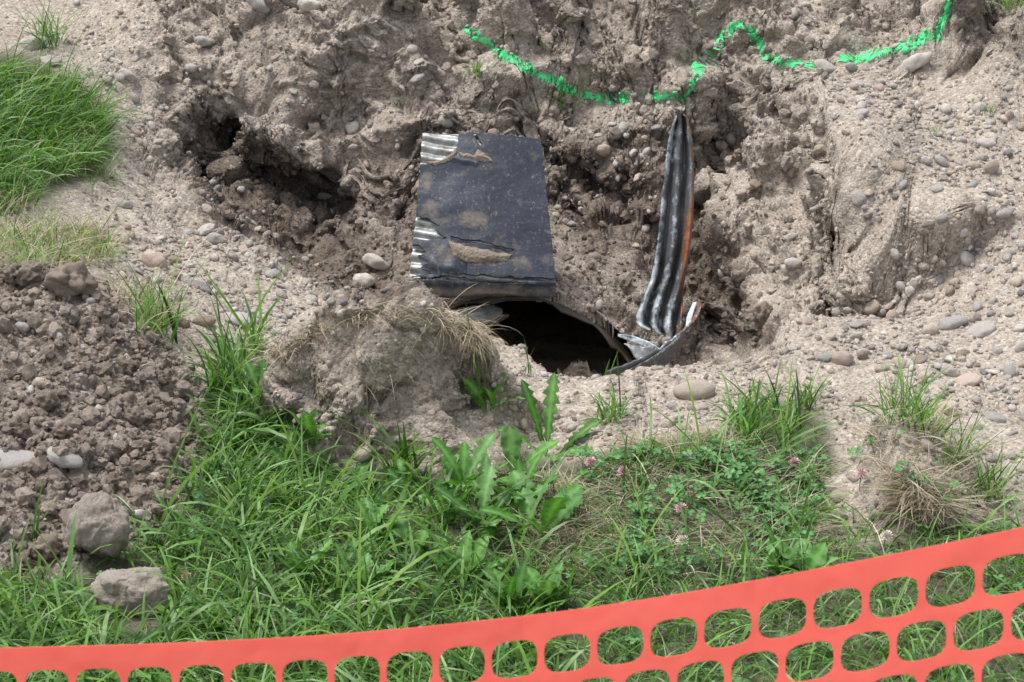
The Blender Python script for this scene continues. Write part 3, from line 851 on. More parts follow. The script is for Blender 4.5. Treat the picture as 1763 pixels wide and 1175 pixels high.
REGIONS = [  # polygon, count, px sizes, where
 ([(1480,150),(1763,140),(1763,260),(1480,240)], 28, (12, 34), 'on the right shelf below the green paint'),
 ([(1440,250),(1763,260),(1763,400),(1450,380)], 30, (12, 32), 'on the right shelf beside the crumbling edge'),
 ([(1640,440),(1763,400),(1763,570),(1660,540)], 22, (16, 36), 'in the slaty pile at the right picture edge'),
 ([(1380,540),(1600,520),(1640,620),(1400,640)], 22, (12, 32), 'on the right rim near the pinkish cobble'),
 ([(1560,620),(1763,590),(1763,760),(1600,760)], 28, (13, 40), 'on the right slope below the grey slabs'),
 ([(1620,770),(1763,760),(1763,900),(1680,890)], 10, (14, 26), 'on the bare ground by the raised end of the fence'),
 ([(210,60),(330,60),(420,170),(270,210)], 10, (10, 20), 'on the upper left slope'),
 ([(200,200),(270,250),(330,400),(220,440)], 16, (9, 22), 'on the left path beside the grass bank'),
 ([(220,440),(430,430),(610,530),(350,600)], 30, (11, 34), 'on the left path between heap and pit'),
 ([(350,320),(470,400),(690,500),(560,500),(360,390)], 20, (10, 30), 'in the pit left of the leaning sheet'),
 ([(400,100),(700,60),(800,200),(650,280),(480,240)], 18, (10, 30), 'on the back bank left of the green paint'),
 ([(980,200),(1140,190),(1130,420),(1090,560),(980,500)], 20, (9, 28), 'in the pit between sheet and standing strip'),
 ([(1220,200),(1420,220),(1420,460),(1300,540)], 18, (10, 28), 'in the right wall of the pit'),
 ([(860,640),(1330,640),(1360,690),(1150,740),(880,720)], 22, (8, 20), 'on the dirt strip before the opening'),
 ([(1320,60),(1620,60),(1620,130),(1340,140)], 10, (10, 20), 'along the green paint at right'),
]
STY = [('rounded', 2.5), ('flat', 3), ('angular', 4), ('oblong', 2)]
CLR = [('grey', 4), ('tan', 2), ('pale', 4), ('brown', 1), ('pinkish', 1), ('dark', .5)]
for poly, cnt, (s0, s1), where in REGIONS:
    got = 0; tries = 0
    I = pick(cnt * 12, poly, 'px')
    for i in I:
        if got >= cnt: break
        x, y = PXf[i], PYf[i]
        w = s0 + (s1 - s0) * random.random() ** 1.8
        if any((x - a) ** 2 + (y - b) ** 2 < (w * .4 + c * .9) ** 2 for a, b, c in used_px): continue
        sh = random.choices([a for a, _ in STY], [b for _, b in STY])[0]; co = random.choices([a for a, _ in CLR], [b for _, b in CLR])[0]
        lab = f'{"small" if w < (s0 + s1) / 2 else "larger"} {sh} {co} stone {where}'
        put_stone(x, y, w, sh, co, lab, f'{sh} {co} stones {where}', var=random.randrange(3), tilt=.4, sink=random.uniform(.25, .48), yaw=random.uniform(-3, 3))
        got += 1

# ------------------------------------------------------------------ sprayed green paint
PAINT = [
 ([(805,50),(830,66),(868,96),(905,117),(940,134),(985,156),(1030,171),(1080,169)], 6.5),
 ([(1112,167),(1150,166),(1182,165),(1196,142),(1205,115),(1232,88),(1246,62),(1264,46)], 6.0),
 ([(1262,44),(1290,52),(1306,76),(1318,96)], 8),
 ([(1335,104),(1372,113),(1402,114)], 6), ([(1450,103),(1500,97),(1545,85),(1592,66),(1612,56)], 7), ([(1600,62),(1620,48),(1628,25),(1638,-5)], 6.5),
]
s_ = NT('marking_paint'); co = s_.geo()
s_.bsdf(s_.ramp(s_.noise(120, 4, .7, co), (.3, (.06, .56, .17)), (.55, (.11, .80, .30)), (.8, (.32, .90, .50))), .7, s_.noise(260, 4, .7, co), .004, .8)
M_PAINT = s_.m
nrmf = NF; fcx = PXf[F_ := np.stack([idx[:-1, :-1], idx[:-1, 1:], idx[1:, 1:], idx[1:, :-1]], -1).reshape(-1, 4)].mean(1); fcy = PYf[F_].mean(1)
cand = np.flatnonzero((fcx > 780) & (fcx < 1660) & (fcy > -15) & (fcy < 190) & (Pf[F_[:, 0], 1] > 5.2) & vis.ravel()[F_[:, 0]])
PC = Pf[F_[cand, 0]]
nz_ = .8 * perlin(PC * 75) + .8 * perlin(PC * 170 + 3); nl = perlin(PC * 13 + 40)
paint = bpy.data.objects.new('paint_line', None); COL.objects.link(paint); paint.location = at_z(1100., 168., .1)
tag(paint, 'broken line of bright green marking paint sprayed across the far bank', 'paint line')
for pl, w in PAINT:
    keep = (seg_dist(fcx[cand], fcy[cand], pl) < w * (.74 + .85 * nz_ + .5 * nl)) & (nz_ > -.40)
    PF = F_[cand[keep]]
    ids, inv = np.unique(PF.ravel(), return_inverse=True)
    PV = Pf[ids] + NF[ids] * .0022
    m = VI[(seg_dist(PXf[VI], PYf[VI], pl) < w * 1.6) & (Pf[VI, 1] > 5.2)]
    L = sum(math.dist(a, b) for a, b in zip(pl[:-1], pl[1:]))
    Ip = RNG.choice(m, max(8, int(L * .6)))
    # chips and crumbs that caught paint
    v2, f2, _ = scatter(Ip, np.clip(RNG.lognormal(math.log(.0028), .55, len(Ip)), .0014, .013), np.zeros((len(Ip), 3)), gcrumb, .42)
    link('paint_stroke', np_mesh('paint_stroke', np.vstack([PV, v2]) - np.array(paint.location), [inv.reshape(-1, 4), f2 + len(PV)], M_PAINT), paint)

# ------------------------------------------------------------------ culvert and torn metal
def steel_mats():
    s = NT('bitumen_coating'); co = s.objco()
    mp = s.n('ShaderNodeMapping'); mp.inputs['Scale'].default_value = (14, 3, 1); s.l(co, mp.inputs['Vector'])
    st = s.noise(9, 6, .7, mp.outputs[0]); mp2 = s.n('ShaderNodeMapping'); mp2.inputs['Scale'].default_value = (3, 16, 1); s.l(co, mp2.inputs['Vector'])
    st2 = s.noise(7, 6, .7, mp2.outputs[0])
    base = s.mix(s.noise(9, 6, .7, co), (.017, .022, .033), (.040, .049, .070))
    base = s.mix(s.ramp(st2, (.45, 0.0), (.75, .5)), base, (.052, .062, .084))
    fleck = s.ramp(s.noise(120, 3, .75, co), (.57, 0.0), (.66, .85))
    base = s.mix(s.math('MULTIPLY', fleck, s.ramp(st, (.4, .1), (.6, .9))), base, (.25, .19, .145))
    dust = s.math('ADD', s.attr('dust'), s.math('MULTIPLY', s.math('SUBTRACT', s.noise(22, 6, .72, co), .56), 1.6))
    base = s.mix(s.ramp(dust, (.1, 0.0), (.75, .9)), base, (.27, .22, .17))
    s.bsdf(base, s.ramp(st, (.3, .36), (.7, .55)), s.noise(90, 5, .7, co), .002, .6, spec=.32)
    a = s.m
    s = NT('galvanised_steel'); co = s.objco()
    base = s.mix(s.noise(40, 5, .7, co), (.26, .275, .27), (.56, .58, .56))
    base = s.mix(s.ramp(s.noise(22, 6, .75, co), (.44, 0.0), (.64, .9)), base, (.13, .115, .092))
    s.bsdf(base, .42, s.noise(120, 4, .6, co), .002, .4, metal=.45, spec=.4)
    b = s.m
    s = NT('torn_culvert_metal'); co = s.objco()
    w = s.attr('ridge')
    n1 = s.noise(30, 6, .75, co)
    base = s.mix(s.noise(50, 4, .6, co), (.022, .023, .026), (.15, .152, .158))
    white = s.ramp(s.math('ADD', w, s.math('MULTIPLY', s.math('SUBTRACT', n1, .5), 3.4)), (.55, 0.0), (.95, 1.0))
    base = s.mix(white, base, s.ramp(s.noise(80, 3, .6, co), (.3, (.30, .35, .38)), (.7, (.56, .62, .66))))
    rust = s.ramp(s.math('ADD', s.attr('rust'), s.math('MULTIPLY', s.math('SUBTRACT', s.noise(34, 7, .8, co), .5), 2.6)), (.40, 0.0), (.60, 1.0))
    base = s.mix(rust, base, s.ramp(s.noise(70, 4, .7, co), (.3, (.10, .035, .015)), (.7, (.32, .12, .045))))
    s.bsdf(base, s.ramp(n1, (.3, .3), (.7, .6)), s.noise(90, 5, .7, co), .002, .5, spec=.5)
    c = s.m
    s = NT('caked_dirt'); co = s.objco()
    s.bsdf(s.ramp(s.noise(40, 6, .75, co), (.3, (.17, .135, .10)), (.7, (.30, .25, .20))), .95, s.noise(110, 5, .75, co), .004, .9)
    d_ = s.m
    s = NT('old_pipe_metal'); co = s.objco()
    s.bsdf(s.mix(s.noise(12, 5, .7, co), (.03, .027, .024), (.11, .088, .065)), .6, s.noise(60, 4, .6, co), .003, .5, spec=.3)
    e = s.m
    s = NT('wet_mud'); co = s.geo()
    s.bsdf(s.ramp(s.noise(14, 5, .7, co), (.3, (.20, .165, .115)), (.7, (.36, .30, .22))), s.ramp(s.noise(8, 3, .6, co), (.35, .15), (.6, .6)), s.noise(50, 5, .7, co), .006, .6)
    return a, b, c, d_, e, s.m
M_COAT, M_GALV, M_TORN, M_CAKE, M_PIPE, M_MUD = steel_mats()

def grid_faces(n, m, closed=False):
    i = np.arange(n * m).reshape(n, m)
    if closed:
        j = np.concatenate([i, i[:, :1]], 1)
    else:
        j = i
    return np.stack([j[:-1, :-1], j[:-1, 1:], j[1:, 1:], j[1:, :-1]], -1).reshape(-1, 4)

# the buried pipe
nl, na = 220, 96
tl = np.linspace(0, 1, nl); an = np.linspace(0, 2 * math.pi, na, endpoint=False)
yy = MY - .012 + 2.2 * tl
rag_ = np.exp(-((yy - yy[0]) / .05) ** 2)
rr = 1 - .006 - .016 * (.5 + .5 * np.sin(yy * 2 * math.pi / .068))
bend_ = 1 + rag_[:, None] * (.030 * perlin(np.stack([np.cos(an) * 2.2, np.sin(an) * 2.2, 0 * an], -1)) + .02 * perlin(np.stack([np.cos(an) * 7, np.sin(an) * 7, 0 * an], -1)) - .015)[None]
rr = rr[:, None] * bend_
V = np.stack([MCX + (MA * rr) * np.cos(an) - (yy[:, None] - MY) * .06, np.repeat(yy[:, None], na, 1) - rag_[:, None] * (.012 + .03 * perlin(np.stack([np.cos(an) * 5, np.sin(an) * 5, 0 * an], -1)) + .02 * perlin(np.stack([np.cos(an) * 14, np.sin(an) * 14, 0 * an], -1)))[None],
              MZ + (MB_ * rr) * np.sin(an) - (yy[:, None] - MY) * .05], -1)
pipe = bpy.data.objects.new('culvert_pipe', None); COL.objects.link(pipe); pipe.location = (MCX, MY, MZ)
tag(pipe, 'dark mouth of the buried corrugated culvert under the leaning sheet', 'culvert')
def part(name, V, F, mat, root, mods=None, extra=None, smooth=True, col=None):
    o = link(name, np_mesh(name, V - np.array(root.location), F, mat, col, smooth, extra), root)
    if mods:
        m = o.modifiers.new('thickness', 'SOLIDIFY'); m.thickness = mods; m.offset = 0
    return o
part('pipe_wall', V.reshape(-1, 3), grid_faces(nl, na, True), M_PIPE, pipe, .004)
# unseen far end cap, added to keep the inside of the pipe dark
cap = np.vstack([V[-1].mean(0)[None], V[-1]])
part('added_end_cap', cap, np.array([[0, 1 + k, 1 + (k + 1) % na] for k in range(na)]), M_CAKE, pipe)
gx, gy = np.meshgrid(np.linspace(-.36, .36, 60), np.linspace(4.25, 6.9, 160))
mz = -.385 - .05 * (gy - 4.9).clip(0) + .012 * perlin(np.stack([gx * 9, gy * 9, gx * 0], -1)) + .05 * sstep(.0, .3, -gx)
msk = np.stack([gx + MCX - (gy - MY).clip(0) * .06, gy, mz], -1).reshape(-1, 3)
link('mud', np_mesh('mud', msk, grid_faces(160, 60), M_MUD), kind='structure')

# leaning sheet: bilinear patch between photo corners, lying on a tilted plane above the mouth
TILT = R(52)
pl0 = at_z(830, 508, -.085); pln = np.array([0, -math.sin(TILT), math.cos(TILT)])
def on_plane(x, y, off=0):
    d_ = rays(np.asarray(x, float), np.asarray(y, float)); t = ((pl0 + pln * off - CAM) @ pln) / (d_ @ pln)
    return CAM + d_ * t[..., None]
LE = [(727,229),(723,290),(719,350),(711,412),(704,482)]     # left edge, top to bottom
RE = [(932,241),(938,300),(944,362),(951,425),(957,484)]
lt = np.linspace(0, 1, 5)
def sheet_xy(u, v):
    lx = np.interp(v, lt, [p[0] for p in LE]); ly = np.interp(v, lt, [p[1] for p in LE])
    rx = np.interp(v, lt, [p[0] for p in RE]); ry = np.interp(v, lt, [p[1] for p in RE])
    bow = 10 * np.sin(np.pi * u) * v ** 3
    eg = 2.2 * perlin(np.stack([v * 19, u * 0 + 3, v * 0], -1)); tg = 2.5 * perlin(np.stack([u * 13, v * 0 + 8, v * 0], -1)) * (1 - v)
    return lx + (rx - lx) * u + eg * (2 * u - 1), ly + (ry - ly) * u + tg
xdir = np.array([1.0, 0, 0]); updir = np.array([0, math.cos(TILT), math.sin(TILT)])
def sheet_pt(u, v, off):
    """u across, v down; v past 1 folds over the lip and hangs into the opening"""
    fl = 1.0 + .018 * np.sin(u * 7 + 1) - .02 * u; vv = np.minimum(v, fl)
    x, y = sheet_xy(u, vv)
    p = on_plane(x, y)
    e = np.maximum(v - fl, 0) * .36
    ang = np.clip(e / .012, 0, 1) * R(38) + np.clip((e - .04) / .01, 0, 1) * R(50)
    hang = -updir * np.cos(ang)[..., None] + np.array([0, .35, -.94]) * 0 - pln * np.sin(ang)[..., None]
    p = p + hang * e[..., None] * .9
    n = pln * np.cos(ang)[..., None] - updir * np.sin(ang)[..., None]
    # gentle dents
    q = np.stack([u * 2.3, v * 3.1, 0 * u], -1)
    dent = .007 * perlin(q * 1.1 + 4) + .0016 * perlin(q * 3 + 9) + .012 * np.sin(np.pi * u)
    return p + n * (off + dent)[..., None]
sheet = bpy.data.objects.new('culvert_sheet', None); COL.objects.link(sheet)
sheet.location = on_plane(832., 490.)
tag(sheet, 'dusty black coated sheet of corrugated steel leaning over the culvert mouth', 'steel sheet')
nv, nu = 240, 150
uu, vv = np.meshgrid(np.linspace(0, 1, nu), np.linspace(0, 1.16, nv))
corr = .0042 * np.sin((vv - .12 * uu) * 2 * math.pi / .075)
part('corrugated_panel', sheet_pt(uu, vv, corr - .006).reshape(-1, 3), grid_faces(nv, nu), M_GALV, sheet, .003)
# bitumen coating with torn gaps
def np_(a, b): return .5 * perlin(np.stack([a, b, a * 0], -1))
nv, nu = 330, 260
uu, vv = np.meshgrid(np.linspace(.002, .998, nu), np.linspace(.001, 1.12, nv))
jit = .02 * np_(uu * 14, vv * 14) + .012 * np_(uu * 40, vv * 40)
ju, jv = uu + jit, vv + .02 * np_(uu * 11 + 7, vv * 11) + .01 * np_(uu * 33, vv * 33 + 9)
gap = in_poly(uu + jit * .5, jv, [(-.1,-.1),(.31,-.1),(.30,.10),(.24,.16),(.12,.22),(-.1,.235)])
gap |= in_poly(ju, jv, [(-.1,.60),(.10,.615),(.17,.66),(.15,.69),(.24,.745),(.10,.755),(-.1,.745)])
gap |= in_poly(ju, jv, [(.27,.735),(.45,.755),(.72,.80),(.70,.82),(.45,.775),(.28,.755)])
gap |= in_poly(ju, jv, [(-.1,.80),(.04,.80),(.10,.835),(.05,.86),(.12,.90),(.04,.93),(.16,.965),(.05,.985),(-.1,.985)])
gap |= (np.abs(jv - (1.0 + .02 * np_(uu * 6, uu * 0 + 4))) < .0065) | (np.abs(jv - (.985 + .04 * (uu - .5))) < .004) & (uu > .3)
gap |= in_poly(uu, jv, [(.43,.0),(.46,.0),(.52,.08),(.49,.10)]) & (np.abs(uu - .43 - (vv * .62)) < .016)
raise_ = .010 * np.exp(-(((vv - .93) / .05) ** 2)) * (uu < .4) * np_(uu * 9, vv * 9 + 3) * 3
lip = .004 * np.clip(1 - seg_dist(uu, vv, [(.26,.185),(.45,.215)]) / .03, 0, 1)
Fc = grid_faces(nv, nu)
g4 = gap.ravel()[Fc].any(1)
dust = np.zeros_like(uu)
def blot(cu, cv, ru, rv, a): return a * np.exp(-(((uu - cu) / ru) ** 2 + ((vv - cv) / rv) ** 2))
dust += blot(.06, .36, .08, .1, .35) + blot(.1, .55, .1, .08, .4) + blot(.42, .6, .13, .06, .45) + blot(.55, .88, .35, .05, .4) + blot(.7, .75, .25, .1, .25) + blot(.45, .45, .45, .3, .12) + blot(.8, .2, .2, .2, .12) + blot(.5, 1.08, .6, .06, .6) + blot(.2, .83, .15, .05, .3)
coat_o = part('coating', sheet_pt(uu, vv, .0045 + raise_ + lip).reshape(-1, 3), Fc[~g4], M_COAT, sheet, .006, {'dust': dust.ravel()})
# caked dirt patches
def cake(poly, nu_, nv_, name='dirt_patch'):
    us = [p[0] for p in poly]; vs = [p[1] for p in poly]
    a, b = np.meshgrid(np.linspace(min(us) - .02, max(us) + .02, nu_), np.linspace(min(vs) - .02, max(vs) + .02, nv_))
    ja, jb = a + .02 * np_(a * 22, b * 22), b + .016 * np_(a * 25 + 5, b * 25)
    m = in_poly(ja, jb, poly)
    f = grid_faces(nv_, nu_); k = m.ravel()[f].all(1)
    edge = np.where(m, seg_dist(ja, jb, poly, True), 0)
    h = .0085 + np.clip(edge / .03, 0, 1) * .007 + .003 * np_(a * 60, b * 60)
    f = f[k]; ids, inv = np.unique(f.ravel(), return_inverse=True)
    part(name, sheet_pt(a, b, h).reshape(-1, 3)[ids], inv.reshape(-1, 4), M_CAKE, sheet).parent = coat_o
cake([(.30,.135),(.43,.16),(.47,.125),(.52,.14),(.60,.205),(.47,.208),(.34,.185)], 90, 50)
cake([(.25,.765),(.45,.80),(.72,.835),(.66,.885),(.40,.905),(.30,.865)], 120, 60)
cake([(.02,.215),(.18,.195),(.28,.125),(.30,.13),(.28,.19),(.12,.24)], 80, 50)
# black rubbery lip under the fold
tt = np.linspace(0, 1, 120)
lipc = sheet_pt(tt, np.full(120, 1.15), np.zeros(120)) + np.stack([0 * tt, 0 * tt, .006 * perlin(np.stack([tt * 9, 0 * tt, 0 * tt], -1)) - .004], -1)
ring = np.linspace(0, 2 * math.pi, 10, endpoint=False)
V = lipc[:, None] + np.stack([0 * ring, .010 * np.cos(ring), .007 * np.sin(ring)], -1)[None] * (1 + .5 * perlin(np.stack([tt * 14, tt * 0, tt * 0], -1)))[:, None, None]
part('torn_lip', V.reshape(-1, 3), grid_faces(120, 10, True), M_PIPE, sheet)

# standing torn strip: loft of fluted cross sections
ST = [ # t rows: left x, left y, right x, right y (photo), distance y
 (1161,186,1168,189,5.10),(1167,197,1174,197,5.10),(1166,206,1181,203,5.095),(1160,228,1186,226,5.09),(1155,250,1190,255,5.08),(1150,300,1192,305,5.06),(1144,350,1191,352,5.03),
 (1139,400,1188,400,5.0),(1133,445,1182,446,4.98),(1127,478,1176,487,4.965),(1114,508,1173,520,4.945),(1101,543,1170,552,4.925),(1101,558,1168,575,4.91),(1118,566,1164,590,4.905)]
ST = np.array(ST, float)
nt, ns = 200, 90
ti = np.linspace(0, len(ST) - 1, nt); base_i = np.arange(len(ST))
def smooth_interp(k):
    v = np.interp(ti, base_i, ST[:, k]); ker = np.ones(9) / 9
    return np.convolve(np.pad(v, 4, mode='edge'), ker, 'valid')
Lx, Ly, Rx, Ry, Yd = [smooth_interp(k) for k in range(5)]
s1 = np.linspace(0, 1, ns)
A = at_y(Lx - 5 * sstep(0, 3, ti), Ly, Yd); B = at_y(Rx + 3 * sstep(0, 3, ti), Ry, Yd - .012)
t01 = ti / (len(ST) - 1)
open_ = .35 + .65 * sstep(.25, .85, t01)
flute = np.sin(s1[None] * 2 * math.pi * (2.2 + .9 * sstep(.55, .9, t01))[:, None] + .5 + .9 * np.sin(t01 * 4)[:, None])
fold = -np.abs(s1[None] - .42) * 2
depth_ = (.007 + .009 * open_)[:, None] * flute + (.020 * (1 - open_) + .004)[:, None] * fold - .012 * np.sin(np.pi * s1)[None]
tip = sstep(0, .12, t01)[:, None]
toward = np.array([0, -1.0, .12])
V = A[:, None] * (1 - s1)[None, :, None] + B[:, None] * s1[None, :, None] + toward * (depth_ * tip)[..., None]
crumple = .0065 * perlin(np.stack([s1[None] * 5 + 0 * t01[:, None], t01[:, None] * 14 + 0 * s1[None], np.zeros((nt, ns))], -1))
V = V + toward * crumple[..., None]
# ragged sides
V[:, 0] += .004 * np.stack([perlin(np.stack([t01 * 30, t01 * 0, t01 * 0], -1)), 0 * t01, 0 * t01], -1)
ridge = .30 + .24 * np.clip(flute, -1, 1) * (.5 + .5 * open_)[:, None] + (.30 * sstep(.62, .85, t01))[:, None] + .32 * np.exp(-((s1[None] - .25) / .16) ** 2) * np.exp(-((t01 - .25) / .13) ** 2)[:, None] + .28 * np.exp(-((s1[None] - .08) / .09) ** 2) + .1 * sstep(.75, 1, t01)[:, None]
rust_ = .85 * sstep(.66, .98, s1)[None] * (sstep(.40, .52, t01) * (1 - sstep(.70, .78, t01)))[:, None] + .6 * sstep(.84, 1, s1)[None] * np.ones((nt, 1)) + .3 * (1 - sstep(0, .08, s1))[None] * sstep(.85, .95, t01)[:, None]
strip = bpy.data.objects.new('metal_strip', None); COL.objects.link(strip); strip.location = V[-1].mean(0)
tag(strip, 'tall torn fluted culvert strip standing upright, flaking white with a rusty edge', 'metal strip')
part('fluted_wall', V.reshape(-1, 3), grid_faces(nt, ns), M_TORN, strip, .0035, {'ridge': ridge.ravel(), 'rust': rust_.ravel()})
# crimped hook at its very top
def ribbon(name, pts, wid, root, mat=M_TORN, th=.004, ridge_=.4, rust=.1, width_dir=None, n=80, m=14, bend=.0, taper=None):
    pts = np.array(pts, float); k = np.arange(len(pts)); tt = np.linspace(0, len(pts) - 1, n)
    c = np.stack([np.convolve(np.pad(np.interp(tt, k, pts[:, j]), 4, mode='edge'), np.ones(9) / 9, 'valid') for j in range(3)], -1)
    w = np.interp(tt, k, np.broadcast_to(wid, len(pts)))
    wd = np.array(width_dir if width_dir is not None else (0, 0, 1.0), float)
    if wd.ndim == 2: wd = np.stack([np.interp(tt, k, wd[:, j]) for j in range(3)], -1)
    else: wd = np.repeat(wd[None], n, 0)
    wd = wd / np.linalg.norm(wd, axis=1, keepdims=True)
    q = np.linspace(-.5, .5, m)
    tan = np.gradient(c, axis=0); nn = np.cross(tan, wd); nn /= np.linalg.norm(nn, axis=1, keepdims=True)
    rag = .25 * perlin(np.stack([tt * 4, tt * 0, tt * 0], -1))
    V = c[:, None] + wd[:, None] * (q[None] * w[:, None] * (1 + rag[:, None] * (q[None] > 0)))[..., None] + nn[:, None] * (bend * (q ** 2 * 4)[None] * np.ones((n, 1)))[..., None]
    R_ = np.broadcast_to(np.asarray(rust, float) if np.ndim(rust) == 0 else np.interp(tt, k, rust)[:, None], (n, m))
    G_ = np.interp(tt, k, np.broadcast_to(ridge_, len(pts)))[:, None] + .25 * (q[None] > .38)
    return part(name, V.reshape(-1, 3), grid_faces(n, m), mat, root, th, {'ridge': np.ascontiguousarray(G_).ravel(), 'rust': np.ascontiguousarray(R_).ravel()})
h0 = at_y(1172., 200., 5.095)
ribbon('crimped_hook', [h0 + (0, 0, -.02), h0 + (-.004, -.004, .006), h0 + (-.012, -.01, .016), h0 + (-.016, -.022, .014)], [.010, .009, .007, .003], strip, width_dir=(.6, .5, .1), n=40, m=6, ridge_=.2)

def simple_thing(name, loc, label, cat):
    o = bpy.data.objects.new(name, None); COL.objects.link(o); o.location = loc; tag(o, label, cat); return o
# bent strip curling up out of the opening at lower right
pts = [at_y(1040., 652., 4.42), at_y(1085., 640., 4.50), at_y(1128., 622., 4.60), at_y(1165., 592., 4.72), at_y(1186., 560., 4.80), at_y(1197., 532., 4.86), at_y(1201., 520., 4.90)]
band = simple_thing('bent_metal_band', pts[2], 'black metal band curling up out of the opening below the standing strip', 'metal band')
ribbon('band', pts, [.03, .04, .05, .055, .05, .035, .012], band, width_dir=[(0, .5, .85)] * 3 + [(.2, .5, .8), (.55, .5, .55), (.75, .5, .3), (.7, .5, .3)], ridge_=[.15, .2, .25, .25, .3, .45, .5], rust=[.05, .1, .1, .25, .55, .5, .4], n=120, m=20, bend=.006, th=.006)
e0 = at_y(1183., 572., 4.77); e1 = at_y(1197., 520., 4.87)
ribbon('white_edge', [e0, e0 * .5 + e1 * .5 + (-.004, 0, 0), e1], [.010, .013, .009], band, width_dir=(1, .1, .1), ridge_=1.2, n=50, m=6, th=.004)
e = [at_y(1078., 640., 4.475), at_y(1122., 618., 4.575), at_y(1162., 588., 4.69), at_y(1180., 566., 4.76)]
ribbon('top_edge', e, [.004, .008, .008, .006], band, width_dir=(.2, .8, .5), ridge_=.75, n=60, m=5, th=.004)
# pale torn edge along the right arch
pts = [at_y(1062., 577., 4.86), at_y(1090., 584., 4.85), at_y(1120., 596., 4.83), at_y(1142., 606., 4.81)]
sh_ = simple_thing('torn_shard', pts[1], 'pale curled shard of torn metal edging the opening at right', 'metal shard')
ribbon('shard_edge', pts, [.006, .016, .018, .004], sh_, width_dir=(0, .5, .85), ridge_=.8, n=50, m=6)
a, b, c = at_y(1074., 592., 4.80), at_y(1128., 598., 4.80), at_y(1110., 632., 4.72)
fl = simple_thing('torn_flap', a, 'triangular grey flap of torn metal hanging at the right of the opening', 'metal flap')
n_ = 16; W3 = [(i, j) for i in range(n_ + 1) for j in range(n_ + 1 - i)]; key = {p: k for k, p in enumerate(W3)}
V = np.array([a + (b - a) * i / n_ + (c - a) * j / n_ + np.array([0, -.01 * math.sin(3 * i / n_), .004 * math.sin(9 * j / n_)]) for i, j in W3])
T = []
for i, j in W3:
    if i + j < n_:
        T.append((key[i, j], key[i + 1, j], key[i, j + 1]))
        if i + j < n_ - 1: T.append((key[i + 1, j], key[i + 1, j + 1], key[i, j + 1]))
part('flap', V, np.array(T), M_TORN, fl, .003, {'ridge': np.full(len(V), .52), 'rust': np.full(len(V), .18)})
# pale curved wall piece and black band showing left inside the opening
pts = [at_y(775., 560., 4.80), at_y(810., 548., 4.84), at_y(840., 540., 4.88), at_y(866., 536., 4.92)]
li = simple_thing('lining_piece', pts[1], 'smooth grey piece of culvert lining behind the dry grass of the hump', 'culvert lining')
ribbon('lining', pts, [.09, .09, .08, .03], li, mat=M_GALV, width_dir=(0.1, .75, .35), n=60, m=16, bend=-.01)
pts = [at_y(818., 574., 4.70), at_y(838., 562., 4.75), at_y(858., 550., 4.80), at_y(876., 543., 4.86)]
lb = simple_thing('bent_rod', pts[1], 'short black strip lying over the grey culvert lining', 'metal strip')
ribbon('strip', pts, [.02, .024, .02, .006], lb, mat=M_PIPE, width_dir=(0.2, .7, .5), n=50, m=8, th=.006)

# ------------------------------------------------------------------ grass
GREENS = np.array([(.090, .21, .030), (.130, .27, .048), (.062, .15, .024), (.16, .305, .08), (.115, .24, .058), (.17, .305, .045), (.21, .345, .13), (.038, .098, .018)])
STRAWS = np.array([(.47, .39, .28), (.39, .325, .24), (.56, .49, .38), (.33, .275, .21)])
def blades(roots, up, h, w, lean0, curve, yaw, col, segs=5, twist=None):
    n = len(roots); t = np.linspace(0, 1, segs + 1)
    hd = np.stack([np.cos(yaw), np.sin(yaw), 0 * yaw], -1)
    th = lean0[:, None] + curve[:, None] * t[None] ** 1.3
    dl = h[:, None] / segs
    sx = np.cumsum(np.sin(th) * dl, 1) - np.sin(th[:, :1]) * dl; sz = np.cumsum(np.cos(th) * dl, 1) - np.cos(th[:, :1]) * dl
    c = roots[:, None] + hd[:, None] * sx[..., None] + up[:, None] * sz[..., None]
    tw = RNG.uniform(-1.1, 1.1, n) if twist is None else twist
    tt = tw[:, None] * (1 - .5 * t)[None]
    side = np.stack([-np.sin(yaw), np.cos(yaw), 0 * yaw], -1)
    nrm = -np.sin(th)[..., None] * up[:, None] + np.cos(th)[..., None] * hd[:, None]
    s = side[:, None] * np.cos(tt)[..., None] + nrm * np.sin(tt)[..., None]
    wt = w[:, None] * np.interp(t, [0, .25, .6, .85, 1], [.65, 1, .85, .45, .0])[None] * .5
    L = c - s * wt[..., None]; Rr = c + s * wt[..., None]
    V = np.stack([L[:, :-1], Rr[:, :-1]], 2).reshape(n, -1, 3)          # 2*segs
    V = np.concatenate([V, c[:, -1:]], 1); m = 2 * segs + 1
    q = np.array([[2 * k, 2 * k + 1, 2 * k + 3, 2 * k + 2] for k in range(segs - 1)])
    tr = np.array([[2 * segs - 2, 2 * segs - 1, 2 * segs]])
    off = (np.arange(n) * m)[:, None, None]
    shade = np.concatenate([np.repeat(np.interp(t[:-1], [0, .4, 1], [1, 1, 1]), 2), [1]])
    C = col[:, None] * shade[None, :, None]
    return V.reshape(-1, 3), [(q[None] + off).reshape(-1, 4), (tr[None] + off).reshape(-1, 3)], C.reshape(-1, 3)

def join_blades(sets):
    V, F, C = [], [], []; off = 0
    for v, f, c in sets:
        V.append(v); C.append(c); F += [a + off for a in f]; off += len(v)
    return np.concatenate(V), F, np.concatenate(C)

def pal(P_, n, var=.14):
    c = P_[RNG.integers(0, len(P_), n)]
    return np.clip(c * RNG.normal(1, var, (n, 1)), .01, .8)

